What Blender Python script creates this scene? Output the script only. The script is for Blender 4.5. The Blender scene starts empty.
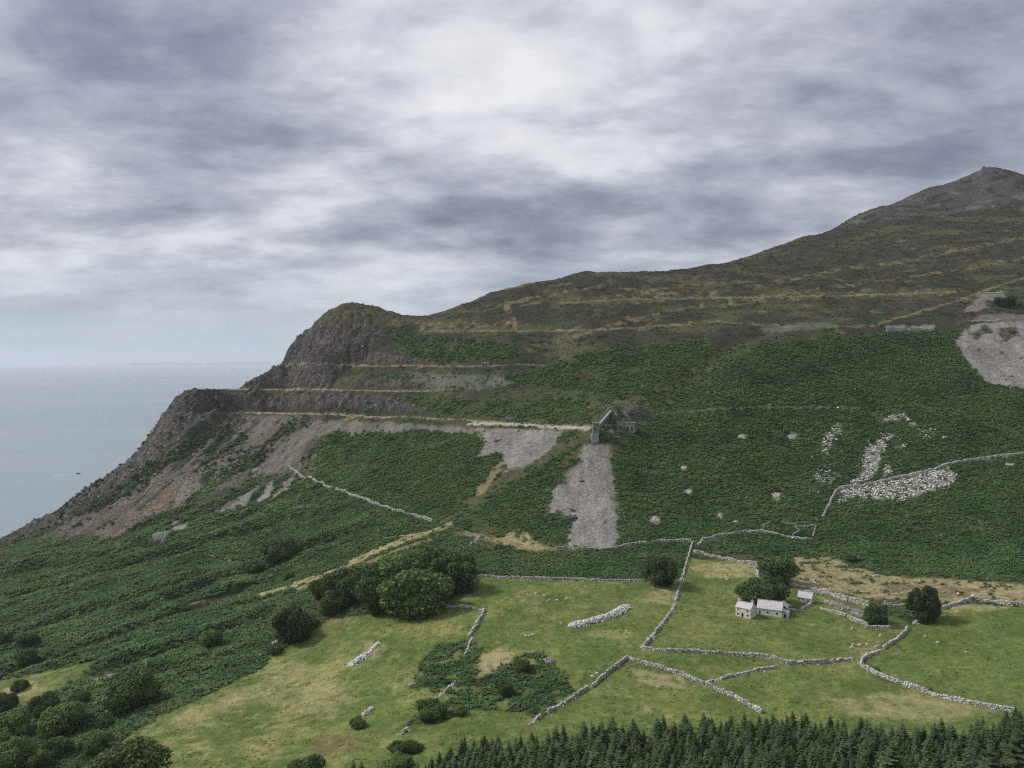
import bpy, bmesh, math, random
import numpy as np
from mathutils import Vector, Matrix

random.seed(7)
rng = np.random.default_rng(7)
scene = bpy.context.scene
COL = scene.collection
R = math.radians

# ------------------------------------------------------------------ camera
FPX, CAMZ = 887.0, 260.0
PITCH, ROLL = R(-1.75), R(-0.5)
cam_data = bpy.data.cameras.new('camera')
cam_data.sensor_width = 36.0
cam_data.lens = 36.0 * FPX / 1024.0
cam_data.clip_start = 1.0
cam_data.clip_end = 400000.0
cam = bpy.data.objects.new('camera', cam_data)
CAMROT = Matrix.Rotation(R(90) + PITCH, 3, 'X') @ Matrix.Rotation(ROLL, 3, 'Z')
cam.matrix_world = Matrix.Translation((0, 0, CAMZ)) @ CAMROT.to_4x4()
COL.objects.link(cam)
scene.camera = cam

# ------------------------------------------------------------------ sky and sun
SKY_OFF = (-2.1, -9.4, 0.0)
SUN_EL, SUN_AZ = 43.0, -78.0          # degrees; azimuth from +Y towards +X
world = bpy.data.worlds.new('World')
scene.world = world
world.use_nodes = True
wt = world.node_tree
wt.nodes.clear()


class NB:
    """small helper to write node graphs"""
    def __init__(self, tree):
        self.t = tree

    def n(self, typ, ins=None, **props):
        nd = self.t.nodes.new(typ)
        for k, v in props.items():
            setattr(nd, k, v)
        for k, v in (ins or {}).items():
            self.put(nd.inputs[k], v)
        return nd

    def put(self, sock, v):
        if isinstance(v, bpy.types.NodeSocket):
            self.t.links.new(v, sock)
        elif isinstance(v, bpy.types.Node):
            self.t.links.new(v.outputs[0], sock)
        else:
            sock.default_value = v

    def math(self, op, a, b=0.0, c=0.0, clamp=False):
        nd = self.t.nodes.new('ShaderNodeMath')
        nd.operation = op
        nd.use_clamp = clamp
        for i, v in enumerate((a, b, c)):
            self.put(nd.inputs[i], v)
        return nd.outputs[0]

    def vmath(self, op, a, b=(0, 0, 0)):
        nd = self.t.nodes.new('ShaderNodeVectorMath')
        nd.operation = op
        self.put(nd.inputs[0], a)
        self.put(nd.inputs[1], b)
        return nd.outputs[0]

    def noise(self, vec, scale, detail=4.0, rough=0.55, dist=0.0):
        nd = self.n('ShaderNodeTexNoise', {'Vector': vec, 'Scale': scale, 'Detail': detail,
                                           'Roughness': rough, 'Distortion': dist})
        return nd.outputs[0]

    def ramp(self, fac, stops, interp='LINEAR'):
        nd = self.t.nodes.new('ShaderNodeValToRGB')
        cr = nd.color_ramp
        cr.interpolation = interp
        while len(cr.elements) < len(stops):
            cr.elements.new(0.5)
        for e, (p, c) in zip(cr.elements, stops):
            e.position = p
            e.color = (c, c, c, 1) if not isinstance(c, (tuple, list)) else (*c, 1)
        self.put(nd.inputs[0], fac)
        return nd.outputs[0]

    def mix(self, fac, a, b, blend='MIX'):
        nd = self.t.nodes.new('ShaderNodeMix')
        nd.data_type = 'RGBA'
        nd.blend_type = blend
        self.put(nd.inputs[0], fac)
        self.put(nd.inputs[6], a if not isinstance(a, tuple) else (*a, 1))
        self.put(nd.inputs[7], b if not isinstance(b, tuple) else (*b, 1))
        return nd.outputs[2]


def build_world():
    b = NB(wt)
    sky = b.n('ShaderNodeTexSky', sky_type='NISHITA', sun_disc=False,
              sun_elevation=R(SUN_EL), sun_rotation=R(SUN_AZ), altitude=200.0,
              air_density=1.0, dust_density=2.0, ozone_density=1.0)
    tc = b.n('ShaderNodeTexCoord')
    sep = b.n('ShaderNodeSeparateXYZ', {0: tc.outputs['Generated']})
    z = b.math('MAXIMUM', sep.outputs[2], 0.0)
    # a cloud deck overhead: direction projected on a level (slightly curved) sheet
    den = b.math('ADD', z, 0.26)
    px = b.math('DIVIDE', sep.outputs[0], den)
    py = b.math('DIVIDE', sep.outputs[1], den)
    vec = b.n('ShaderNodeCombineXYZ', {0: px, 1: py, 2: 0.0}).outputs[0]
    vec = b.n('ShaderNodeMapping', {'Vector': vec, 'Location': SKY_OFF, 'Rotation': (0, 0, R(2)),
                                    'Scale': (1.1, 1.35, 1.0)}).outputs[0]
    big = b.noise(vec, 0.60, 2.0, 0.5, 0.3)
    mid = b.noise(vec, 2.0, 6.0, 0.53, 0.22)
    fine = b.noise(b.vmath('ADD', vec, (7.3, 2.1, 0.4)), 5.5, 6.0, 0.58, 0.2)
    s = b.math('ADD', b.math('MULTIPLY', big, 0.55), b.math('MULTIPLY', mid, 0.42))
    s = b.math('ADD', s, b.math('MULTIPLY', fine, 0.22))
    thick = b.ramp(s, [(0.44, 0.0), (0.76, 1.0)])
    # thin cloud passes light (bright), thick cloud is blue grey
    cloud = b.ramp(thick, [(0.0, (0.42, 0.418, 0.42)), (0.2, (0.35, 0.355, 0.375)), (0.45, (0.224, 0.231, 0.266)),
                           (0.7, (0.128, 0.139, 0.178)), (1.0, (0.062, 0.073, 0.102))])
    # even veil towards the horizon, where the deck is seen edge on
    hz = b.ramp(z, [(0.0, 0.97), (0.03, 0.86), (0.07, 0.38), (0.125, 0.0)], 'EASE')
    cloud = b.mix(hz, cloud, (0.235, 0.272, 0.315))
    # the clear Nishita sky above the deck adds its own light through the cloud
    skyl = b.mix(1.0, sky.outputs[0], (0.07, 0.07, 0.07), 'MULTIPLY')
    col = b.mix(0.94, skyl, cloud)
    bg = b.n('ShaderNodeBackground', {'Color': col, 'Strength': 1.0})
    out = b.n('ShaderNodeOutputWorld')
    wt.links.new(bg.outputs[0], out.inputs[0])


build_world()

sun_data = bpy.data.lights.new('sun', 'SUN')
sun_data.energy = 1.5
sun_data.angle = R(10.0)
sun_data.color = (1.0, 0.955, 0.89)
sun = bpy.data.objects.new('sun', sun_data)
sdir = Vector((math.sin(R(SUN_AZ)) * math.cos(R(SUN_EL)), math.cos(R(SUN_AZ)) * math.cos(R(SUN_EL)), math.sin(R(SUN_EL))))
sun.rotation_euler = sdir.to_track_quat('Z', 'Y').to_euler()
sun.location = (0, 0, 900)
COL.objects.link(sun)

vs = scene.view_settings
vs.view_transform = 'Standard'
vs.look = 'None'
vs.exposure = 1.08
vs.gamma = 1.0
vs.use_curve_mapping = False
scene.cycles.use_denoising = False
scene.cycles.filter_width = 1.2
scene.cycles.max_bounces = 6
scene.cycles.diffuse_bounces = 3
scene.cycles.transparent_max_bounces = 8
scene.cycles.volume_bounces = 1
# ------------------------------------------------------------------ noise
_pr = np.random.default_rng(12345)
_PERM = np.tile(_pr.permutation(512).astype(np.int16), 3)
_GA = np.linspace(0, 2 * np.pi, 512, endpoint=False)
_GC, _GS = np.cos(_GA).astype(np.float32), np.sin(_GA).astype(np.float32)


def gnoise(x, y, seed=0):
    """gradient noise, about -1..1"""
    x = np.asarray(x, float); y = np.asarray(y, float)
    ix = np.floor(x); iy = np.floor(y)
    fx = (x - ix).astype(np.float32); fy = (y - iy).astype(np.float32)
    ix = ix.astype(np.int32) + seed * 57; iy = (iy.astype(np.int32) + seed * 131) & 511
    a0 = _PERM[ix & 511].astype(np.int32); a1 = _PERM[(ix + 1) & 511].astype(np.int32); iy1 = (iy + 1) & 511
    ux = fx * fx * fx * (fx * (fx * 6 - 15) + 10); uy = fy * fy * fy * (fy * (fy * 6 - 15) + 10)
    def g(a, jy, ox, oy):
        h = _PERM[a + jy]
        return _GC[h] * (fx - ox) + _GS[h] * (fy - oy)
    n0 = g(a0, iy, 0, 0); n0 = n0 + (g(a1, iy, 1, 0) - n0) * ux
    n1 = g(a0, iy1, 0, 1); n1 = n1 + (g(a1, iy1, 1, 1) - n1) * ux
    return (n0 + (n1 - n0) * uy) * 1.45


def fbm(x, y, scale, octaves=4, seed=0, gain=0.5):
    out = 0.0; a = 1.0; tot = 0.0; f = 1.0 / scale
    for o in range(octaves):
        out = out + a * gnoise(x * f + o * 17.3, y * f - o * 9.1, seed + o)
        tot += a; a *= gain; f *= 2.03
    return out / tot


def ridged(x, y, scale, octaves=4, seed=0):
    out = 0.0; a = 1.0; tot = 0.0; f = 1.0 / scale
    for o in range(octaves):
        out = out + a * (1 - 2 * np.abs(gnoise(x * f + o * 7.7, y * f + o * 3.1, seed + o)))
        tot += a; a *= 0.5; f *= 2.1
    return out / tot


def sstep(a, b, x):
    t = np.clip((x - a) / (b - a), 0, 1)
    return t * t * (3 - 2 * t)


# ------------------------------------------------------------------ picture point -> direction (u = X/Y, s = dZ/dY)
def ray_us(px, py):
    d = CAMROT @ Vector(((px - 512.0) / FPX, -(py - 384.0) / FPX, -1.0))
    return d.x / d.y, d.z / d.y


# ------------------------------------------------------------------ the lie of the land: survey points
CP = []
def cp_d(px, py, d):            # seen at a picture point, at a distance
    u, s = ray_us(px, py); CP.append((u * d, d, CAMZ + s * d))
def cp_z(px, d, z):             # picture column, distance and height
    u, _ = ray_us(px, 384); CP.append((u * d, d, z))

for row in [
    # valley floor, fields, foot of the hill and the bracken slope
    (650, [(768, 292), (715, 345), (650, 410), (610, 465), (580, 512), (545, 580), (500, 655), (460, 712)]),
    (770, [(768, 290), (715, 345), (660, 400), (610, 462), (580, 510), (545, 575), (500, 645), (450, 715), (400, 785), (350, 875), (310, 970)]),
    (900, [(768, 288), (710, 345), (650, 408), (615, 452), (585, 505), (545, 570), (500, 632), (450, 702), (400, 780), (350, 872), (318, 940), (280, 1060), (240, 1220)]),
    (1010, [(768, 285), (710, 340), (650, 402), (610, 448), (585, 490), (545, 560), (500, 622), (450, 692), (400, 770), (350, 860), (318, 925), (280, 1040), (240, 1190), (210, 1340)]),
    (1150, [(768, 280), (650, 400), (585, 485), (500, 610), (400, 760), (318, 915), (240, 1180)]),
    (520, [(768, 300), (715, 352), (650, 415), (610, 465), (580, 515), (545, 585), (500, 660), (460, 720)]),
    (400, [(768, 312), (700, 378), (640, 445), (600, 500), (560, 575), (520, 655), (480, 735), (440, 820)]),
    (270, [(768, 330), (700, 405), (660, 460), (600, 565), (550, 670), (510, 765), (480, 845), (445, 912)]),
    (140, [(768, 345), (720, 395), (660, 490), (600, 610), (560, 720), (520, 825), (490, 886)]),
    (20, [(768, 365), (700, 465), (650, 560), (600, 690), (560, 800), (542, 855)]),
    (-120, [(768, 400), (650, 600), (580, 800)]),
    # upper hill towards the skyline
    (680, [(400, 790), (350, 885), (310, 985), (270.5, 1120)]),
    (600, [(400, 800), (350, 890), (310, 985), (274, 1085)]),
    (520, [(370, 885), (340, 945), (310, 1010), (288, 1062)]),
    (460, [(345, 945), (325, 1000), (308, 1045)]),
]:
    for py, d in row[1]:
        cp_d(row[0], py, d)
for px, d in [(230, 982), (300, 935), (350, 902), (400, 868), (450, 835), (505, 795), (560, 760), (600, 735)]:
    cp_z(px, d, 201.0)
for px, d in [(190, 972), (215, 990), (250, 1003), (330, 955), (400, 908), (480, 862)]:
    cp_z(px, d, 226.0)
for px, d in [(292, 1032), (350, 995), (400, 955), (450, 920), (500, 890)]:
    cp_z(px, d, 251.5)
for px, py, d in [(326, 316, 1040), (338, 310, 1041), (350, 308, 1042), (375, 309.5, 1046), (400, 316, 1050), (430, 316, 1050),
                  (314, 326, 1040), (302, 341, 1036), (292, 353, 1034), (284, 363, 1034), (264, 374, 1032), (243, 382, 1027), (225, 386, 1022),
                  (735, 263, 1160), (750, 257, 1195), (768, 249, 1235), (800, 238, 1300), (860, 214, 1420), (920, 192, 1490), (960, 180, 1510), (985, 170.5, 1520),
                  (1024, 181, 1520), (1100, 215, 1500), (950, 210, 1390), (860, 240, 1250), (780, 262, 1160),
                  (174, 402, 962), (160, 426, 948), (130, 463, 928), (95, 488, 908), (60, 511, 892), (30, 525, 882), (0, 537, 872), (205, 440, 930), (180, 470, 892), (230, 430, 948), (215, 470, 878), (100, 515, 865)]:
    cp_d(px, py, d)
# beyond the skyline the ground falls away, to the sea on the left
for px, d, z in [(150, 985, 150), (110, 975, 100), (60, 955, 62), (0, 930, 52), (-100, 920, 40), (-250, 900, 20),
                 (200, 1003, 222), (225, 1015, 223), (215, 1060, 160), (270, 1080, 170), (300, 1100, 195), (350, 1130, 235), (410, 1140, 255), (470, 1150, 292),
                 (200, 1150, 40), (260, 1200, 60), (330, 1260, 110), (420, 1300, 160), (520, 1250, 250), (600, 1260, 290),
                 (680, 1300, 310), (740, 1420, 330), (800, 1550, 380), (880, 1650, 440), (980, 1750, 470), (1100, 1750, 440),
                 (100, 1050, 15), (0, 1040, 0), (-200, 1030, -15), (150, 1300, -20), (300, 1500, -15), (500, 1700, 60), (700, 1900, 150),
                 (1000, 2300, 200), (-300, 1300, -30), (100, 1700, -30), (400, 2300, -30), (800, 2500, 60)]:
    cp_z(px, d, z)
# the near hillside drops from the viewpoint to the valley, below the picture
for px in (-250, 60, 512, 960, 1250):
    lo = -14 if px < 100 else 0
    for d, z in [(3, 257), (60, 218), (130, 170), (200, 139), (250, 127)]:
        cp_z(px, d, z + lo * d / 250.0)

CPA = np.array(CP)
S = 300.0
A_ = CPA[:, :2] / S
def _phi(r2):
    return 0.5 * r2 * np.log(np.maximum(r2, 1e-12))
n_ = len(A_)
_D = ((A_[:, None, :] - A_[None, :, :]) ** 2).sum(2)
_K = _phi(_D) + np.eye(n_) * 1.5e-4
_P = np.hstack([np.ones((n_, 1)), A_])
_M = np.vstack([np.hstack([_K, _P]), np.hstack([_P.T, np.zeros((3, 3))])])
_W = np.linalg.solve(_M, np.concatenate([CPA[:, 2], np.zeros(3)]))

def base_height(x, y):
    sh = x.shape
    x = x.ravel() / S; y = y.ravel() / S
    out = np.empty_like(x)
    for i in range(0, len(x), 40000):
        xx = x[i:i + 40000]; yy = y[i:i + 40000]
        r2 = (xx[:, None] - A_[None, :, 0]) ** 2 + (yy[:, None] - A_[None, :, 1]) ** 2
        out[i:i + 40000] = _phi(r2) @ _W[:n_] + _W[n_] + _W[n_ + 1] * xx + _W[n_ + 2] * yy
    return out.reshape(sh)

# grid lines: fan of columns from the viewpoint side, rows by distance (just where the land is sampled)
gx = np.concatenate([np.arange(-260, -20, 8.0), np.arange(-20, 1044, 1.7), np.arange(1044, 1290, 8.0)])
GU = (gx - 512.0) / FPX
GY = np.concatenate([np.arange(3, 230, 7.0), np.arange(230, 335, 2.2), np.arange(335, 700, 1.35),
                     np.arange(700, 1075, 1.15), np.arange(1075, 1560, 3.2), np.arange(1560, 2500, 24.0)])
# the broad form is smooth: solve it on a sparse grid, then interpolate
cu = np.linspace(GU[0], GU[-1], 150); cy = np.concatenate([np.linspace(3, 700, 110), np.linspace(707, 1100, 100), np.linspace(1110, 2500, 90)])
Zc = base_height(cu[None, :] * cy[:, None], np.repeat(cy[:, None], len(cu), 1))
_t = np.empty((len(cy), len(GU)))
for j in range(len(cy)):
    _t[j] = np.interp(GU, cu, Zc[j])
Z0 = np.empty((len(GY), len(GU)))
for i in range(len(GU)):
    Z0[:, i] = np.interp(GY, cy, _t[:, i])
del _t
X = GU[None, :] * GY[:, None]
Y = np.repeat(GY[:, None], len(GU), 1)
PXU = GU[None, :] * FPX + 512.0            # bearing of a place, in picture columns

# quarry benches: levels 201, 226 and 251.5 cut in the headland
ends = [(201.0, 640, 250), (226.0, 395, 60), (251.5, 520, 40)]
inq = sstep(640, 560, PXU) * sstep(150, 180, PXU) * (Y > 690) * sstep(1075, 1045, Y)
face = sstep(450, 380, PXU)                # quarried rock face (full bench width)
wob = fbm(X, Y, 45, 4, 3) * 1.6 + 1.5 * fbm(X, Y, 13, 3, 4)
def bench(z):
    """raise/cut the smooth slope into steps; half width of each tread in metres of height"""
    hw = 1.6 + 4.4 * face
    out = z.copy()
    tread = np.zeros_like(z)
    for lv, pe, soft in ends:
        on = sstep(pe + soft, pe, PXU) * inq * (sstep(190, 215, PXU) if lv < 202 else 1.0)
        if lv < 202:
            hwl = hw * (1.0 + 0.55 * face)
        else:
            hwl = hw
        d = (z + wob * face) - lv
        a = np.abs(d)
        flat = np.clip(d, -hwl * 0.3, hwl)             # part that is levelled
        lev = lv + (d - flat) * 1.0 + np.clip(d, -hwl * 0.3, hwl) * 0.02
        # steepen around the tread so that the slope meets the next bench again
        reach = hwl * 2.1
        k = np.where(a < reach, 1.0, 0.0)
        outside = np.where(d > 0, (d - hwl) * reach / (reach - hwl), (d + hwl * 0.3) * reach / (reach - hwl * 0.3))
        lev = np.where(d > hwl, lv + hwl * 0.02 + np.minimum(outside, d), np.where(d < -hwl * 0.3, lv + np.maximum(outside, d), lev))
        lev = np.where(a < reach, lev, z + 0 * z)
        out = out + (lev - z) * on * k
        tread = np.maximum(tread, on * sstep(hwl * 1.02, hwl * 0.86, d) * sstep(-hwl * 0.36, -hwl * 0.26, d))
    return out, tread
ZB, TREAD = bench(Z0)

# how rough is it where: fields smooth, hill rough, quarry rocky
gz_y, gz_x = np.gradient(ZB, GY, axis=0), np.gradient(ZB, axis=1) / np.maximum(np.gradient(X, axis=1), 1e-6)
SLOPE0 = np.hypot(gz_y, gz_x)
hill = sstep(505, 590, Y - 0.12 * X)
left = sstep(-60, -230, X) * sstep(330, 420, Y)
ROCKZ = sstep(470, 395, PXU) * sstep(150, 176, PXU) * (Y > 850) * sstep(203.5, 207, ZB) * sstep(1.02, 1.3, SLOPE0 + 0.25 * fbm(X, Y, 25, 3, 61)) * (1 - TREAD)
_thr = np.interp(PXU, [0, 30, 60, 95, 130, 160, 174, 230, 262], [858, 866, 874, 888, 904, 918, 926, 950, 975]) + 16 * fbm(X, Y, 40, 3, 5)
NOSE = sstep(275, 235, PXU) * sstep(-8, 8, Y - _thr) * (1 - TREAD) * sstep(1.25, .9, Y / 1000)
z = ZB.copy()
z += (0.3 + 3.0 * hill + 2.4 * left) * fbm(X, Y, 75, 5, 11) * (1 - 0.9 * TREAD)
z += 1.5 * hill * ridged(X / 1.0, Y / 2.2, 30, 3, 13) * sstep(1000, 900, Y) * (1 - 0.9 * TREAD) * sstep(390, 520, PXU)
def line_dist(pts):
    best = np.full(X.shape, 1e9)
    for (a, b), (c, d) in zip(pts, pts[1:]):
        t = np.clip(((X - a) * (c - a) + (Y - b) * (d - b)) / ((c - a) ** 2 + (d - b) ** 2), 0, 1)
        best = np.minimum(best, np.hypot(X - a - t * (c - a), Y - b - t * (d - b)))
    return best
gd = line_dist([(140, 780), (168, 820), (228, 895), (300, 950)])
z -= 7.5 * np.exp(-(gd / 17.0) ** 2) * sstep(745, 790, Y) * sstep(960, 880, Y)
sd_ = line_dist([(150, 690), (190, 770), (250, 850), (330, 905)])
z += 7.0 * np.exp(-(sd_ / 45.0) ** 2)
for pts, dep, wd in (([(250, 640), (300, 720), (330, 800)], 3.5, 14), ([(330, 640), (390, 730), (430, 800)], 3.0, 12), ([(-60, 640), (-90, 740), (-110, 820)], 3.5, 13), ([(-170, 600), (-215, 720), (-240, 800)], 4.0, 16),
                     ([(120, 860), (140, 960), (160, 1060)], 4.0, 16), ([(330, 940), (400, 1050), (470, 1150)], 4.5, 18), ([(40, 880), (50, 1000)], 3.0, 14)):
    z -= dep * np.exp(-(line_dist(pts) / wd) ** 2)
z += (0.06 + 0.35 * np.maximum(hill, left)) * fbm(X, Y, 11, 3, 21) * (1 - 0.9 * TREAD)
# small terraces of the slope on the left, running with the hillside
ra = R(24); ax, ay = X * math.cos(ra) + Y * math.sin(ra), -X * math.sin(ra) + Y * math.cos(ra)
z += left * sstep(880, 780, Y) * 5.5 * ridged(ax / 4.5, ay, 46, 3, 31)
LRIDGE = left * ridged(ax / 4.5, ay, 46, 3, 31)
_r = np.hypot((X - 96) / 1.25, Y - 768) + 4 * fbm(X, Y, 9, 3, 69)
z += sstep(21, 9, _r) * np.maximum(0, 216.3 - z)
MILLROCK = sstep(25, 15, _r)
# broken rock
rk = np.clip(ROCKZ + 0.8 * NOSE * sstep(1.0, 0.7, np.abs(PXU - 150) / 160) * sstep(226, 214, ZB), 0, 1)
z += rk * (5.0 * ridged(X, Y, 19, 3, 41) + 3.2 * ridged(X, Y, 6.0, 3, 47) - 1.8)
# rocky ribs and gullies on the slope under the quarry and on the hump
ribs = sstep(335, 290, PXU) * sstep(20, 70, PXU) * sstep(825, 865, Y + 30 * fbm(X, Y, 50, 3, 58)) * sstep(201, 196, ZB) * (1 - TREAD)
rb = R(-38); bx_, by_ = X * math.cos(rb) + Y * math.sin(rb), -X * math.sin(rb) + Y * math.cos(rb)
RIB = ridged(bx_, by_ / 3.2, 21, 3, 63) + 0.35 * fbm(X, Y, 9, 3, 64)
z += ribs * 3.4 * np.clip(RIB, -0.6, 1)
humpm = sstep(285, 300, PXU) * sstep(460, 400, PXU) * (Y > 990) * (Y < 1075)
z += humpm * (3.2 * fbm(X, Y, 24, 4, 66) + 2.6 * ridged(X, Y, 12, 3, 67))
skyl = sstep(1000, 1060, Y) * sstep(420, 480, PXU) * sstep(1250, 1150, Y)
z += skyl * (2.6 * ridged(X, Y, 30, 4, 68))
z += 4.0 * np.exp(-np.hypot(X - 811, Y - 1520) / 24.0)
for kx, ky, ka, kr in ((77, 1090, 4.5, 13), (92, 1092, 3.0, 9), (-25, 1066, 3.0, 12), (255, 1140, 3.0, 16), (845, 1518, 4.0, 9)):
    z += ka * np.exp(-(np.hypot(X - kx, Y - ky) / kr) ** 2)
# rocky summit
summit = sstep(1330, 1420, Y - 0.12 * (X - 600)) * sstep(250, 420, X)
z += summit * (4.0 * fbm(X, Y, 38, 5, 51) + 2.4 * ridged(X, Y, 14, 3, 55))
ZT = z


def ground(x, y):
    """height of the land at a place"""
    x = np.atleast_1d(np.asarray(x, float)); y = np.atleast_1d(np.asarray(y, float))
    y = np.clip(y, GY[0], GY[-1] - 1e-3)
    u = np.clip(x / y, GU[0], GU[-1] - 1e-6)
    j = np.clip(np.searchsorted(GY, y, 'right') - 1, 0, len(GY) - 2); i = np.clip(np.searchsorted(GU, u, 'right') - 1, 0, len(GU) - 2)
    fy = (y - GY[j]) / (GY[j + 1] - GY[j]); fx = (u - GU[i]) / (GU[i + 1] - GU[i])
    return (ZT[j, i] * (1 - fx) + ZT[j, i + 1] * fx) * (1 - fy) + (ZT[j + 1, i] * (1 - fx) + ZT[j + 1, i + 1] * fx) * fy

def gz(x, y):
    return float(ground(x, y)[0])

def spot(px, py, far=2400.0):
    """the place on the land seen at a picture point (nearest ground along the sight line)"""
    u, s = ray_us(px, py)
    i = int(np.clip(np.searchsorted(GU, u, 'right') - 1, 0, len(GU) - 2))
    f = (u - GU[i]) / (GU[i + 1] - GU[i])
    prof = ZT[:, i] * (1 - f) + ZT[:, i + 1] * f
    diff = prof - (CAMZ + s * GY)
    k0 = np.searchsorted(GY, 225.0)
    hit = np.nonzero(diff[k0:] >= 0)[0]
    if len(hit) == 0:
        k = k0 + int(np.argmax(diff[k0:] / GY[k0:]))
        d = GY[k]
    else:
        k = k0 + hit[0]
        a, b = diff[k - 1], diff[k]
        t = 0.0 if b == a else -a / (b - a)
        d = GY[k - 1] + min(max(t, 0), 1) * (GY[k] - GY[k - 1])
    return Vector((u * d, d, gz(u * d, d)))

# old furrows and terraces along the left slope: a hollow with a lip above it
LINES = [[(0, 678), (60, 655), (120, 636), (180, 614), (245, 590)], [(0, 640), (70, 615), (140, 596), (200, 578)], [(0, 600), (60, 583), (130, 566), (200, 548)], [(60, 690), (150, 655), (215, 632), (270, 612)],
         [(120, 548), (200, 540), (280, 520), (340, 512)], [(170, 598), (230, 575), (300, 548), (360, 530)], [(20, 572), (90, 560), (160, 545)]]
FURROW_SHADE = np.zeros_like(X)
for ln in LINES:
    P_ = [spot(a, b) for a, b in ln]
    pts = [(p.x, p.y) for p in P_]
    w_ = 1 + 0.5 * fbm(X, Y, 25, 2, 91)
    FURROW_SHADE = np.maximum(FURROW_SHADE, np.exp(-(line_dist(pts) / (4.0 * w_)) ** 2))
    ZT = ZT - 3.0 * np.exp(-(line_dist(pts) / (5.0 * w_)) ** 2) + 2.4 * np.exp(-(line_dist([(x_ - 4, y_ + 11) for x_, y_ in pts]) / 8.0) ** 2)
# ------------------------------------------------------------------ what covers the ground
WX = fbm(X, Y, 16, 3, 71); WX2 = fbm(X, Y, 5, 2, 73)
def path_xy(pts, step=14.0):
    out = []
    for (a, b), (c, d) in zip(pts[:-1], pts[1:]):
        n = max(1, int(math.hypot(c - a, d - b) / step))
        for k in range(n):
            v = spot(a + (c - a) * k / n, b + (d - b) * k / n); out.append((v.x, v.y))
    v = spot(*pts[-1]); out.append((v.x, v.y))
    return np.array(out)

def _segdist(x, y, P, closed):
    Q = np.roll(P, -1, 0) if closed else P[1:]
    A = P if closed else P[:-1]
    best = np.full(x.shape, 1e18); inside = np.zeros(x.shape, bool)
    for (ax_, ay_), (bx_, by_) in zip(A, Q):
        dx, dy = bx_ - ax_, by_ - ay_
        L = dx * dx + dy * dy + 1e-9
        t = np.clip(((x - ax_) * dx + (y - ay_) * dy) / L, 0, 1)
        best = np.minimum(best, (x - ax_ - t * dx) ** 2 + (y - ay_ - t * dy) ** 2)
        if closed:
            c = (ay_ > y) != (by_ > y)
            with np.errstate(divide='ignore', invalid='ignore'):
                xi = ax_ + (y - ay_) * dx / (dy if dy != 0 else 1e-9)
            inside ^= c & (x < xi)
    return np.sqrt(best), inside

def _near(P, m):
    x0, y0 = P.min(0) - m; x1, y1 = P.max(0) + m
    return (X > x0) & (X < x1) & (Y > y0) & (Y < y1)

def region(pts, soft=2.5, wob=4.0):
    P = path_xy(list(pts) + [pts[0]])[:-1]
    out = np.zeros_like(X); sel = _near(P, soft + wob * 1.5)
    d, ins = _segdist(X[sel], Y[sel], P, True)
    sd = np.where(ins, d, -d) + wob * (WX[sel] * 1.1 + WX2[sel] * 0.5)
    out[sel] = sstep(-soft, soft, sd)
    return out

def stroke(pts, w, soft=1.0, wob=1.0):
    P = path_xy(pts)
    out = np.zeros_like(X); sel = _near(P, w + soft + wob * 1.6)
    d, _ = _segdist(X[sel], Y[sel], P, False)
    out[sel] = sstep(w + soft, w - soft * 0.6, d + wob * (WX[sel] + WX2[sel]))
    return out

def patchy(m, scale, seed, lo=-0.1, hi=0.25):
    return m * sstep(lo, hi, fbm(X, Y, scale, 4, seed))

COVER = np.zeros(X.shape + (3,)); BRK = np.zeros_like(X); ROCKM = np.zeros_like(X); STONE = np.zeros_like(X)
GRASSM = np.zeros_like(X)
def lay(m, c, brk=0.0, rock=0.0, stone=0.0, grass=0.0):
    global COVER, BRK, ROCKM, STONE, GRASSM
    c = np.asarray(c, float)
    if c.ndim == 1:
        c = c[None, None, :]
    COVER = COVER * (1 - m[..., None]) + c * m[..., None]
    BRK = BRK * (1 - m) + brk * m; ROCKM = ROCKM * (1 - m) + rock * m
    STONE = STONE * (1 - m) + stone * m; GRASSM = GRASSM * (1 - m) + grass * m

C_HEATH = (0.042, 0.043, 0.028); C_OLIVE = (0.092, 0.090, 0.044); C_TAN = (0.25, 0.205, 0.115); C_BRACK = (0.046, 0.078, 0.028)
C_GRASS = (0.108, 0.152, 0.040); C_GRASS2 = (0.185, 0.190, 0.062); C_DRY = (0.37, 0.32, 0.17); C_SCREE = (0.25, 0.24, 0.225); C_BSCREE = (0.185, 0.172, 0.154)
C_ROCK = (0.118, 0.112, 0.112); C_TRACK = (0.36, 0.30, 0.205); C_PEAK = (0.088, 0.084, 0.090); C_MUD = (0.12, 0.082, 0.052); C_PALE = (0.42, 0.40, 0.37)

# moor: heather, rough grass and bilberry in bands along the slope
one = np.ones_like(X)
st = fbm(X / 2.6, Y, 34, 5, 81)
hv = fbm(X / 1.8, Y, 9, 4, 79)[..., None]; hv2 = fbm(X / 1.5, Y, 40, 3, 78)[..., None]
lay(one, np.array(C_HEATH)[None, None] * (1 + 0.55 * hv) * (1 + np.array([0.28, 0.0, -0.15]) * hv2))
lowh = sstep(880, 760, Y - 0.1 * X)
lay(lowh * 0.85, C_OLIVE, grass=0.5)
lay(lowh * sstep(-0.2, 0.15, fbm(X, Y, 13, 4, 83)), C_BRACK, brk=0.9)
lay(sstep(0.05, 0.3, st + 0.35 * fbm(X / 1.6, Y, 7, 3, 82)) * 0.8 * (1 - lowh), C_OLIVE, grass=0.5)
lay(sstep(0.28, 0.5, fbm(X / 3, Y, 20, 5, 85, 0.6)) * 0.6, C_TAN, grass=0.4)
lay(sstep(0.05, 0.5, fbm(X / 1.6, Y, 55, 4, 88)) * sstep(1010, 930, Y - 0.05 * X) * 0.85, C_BRACK, brk=0.75)
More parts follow.
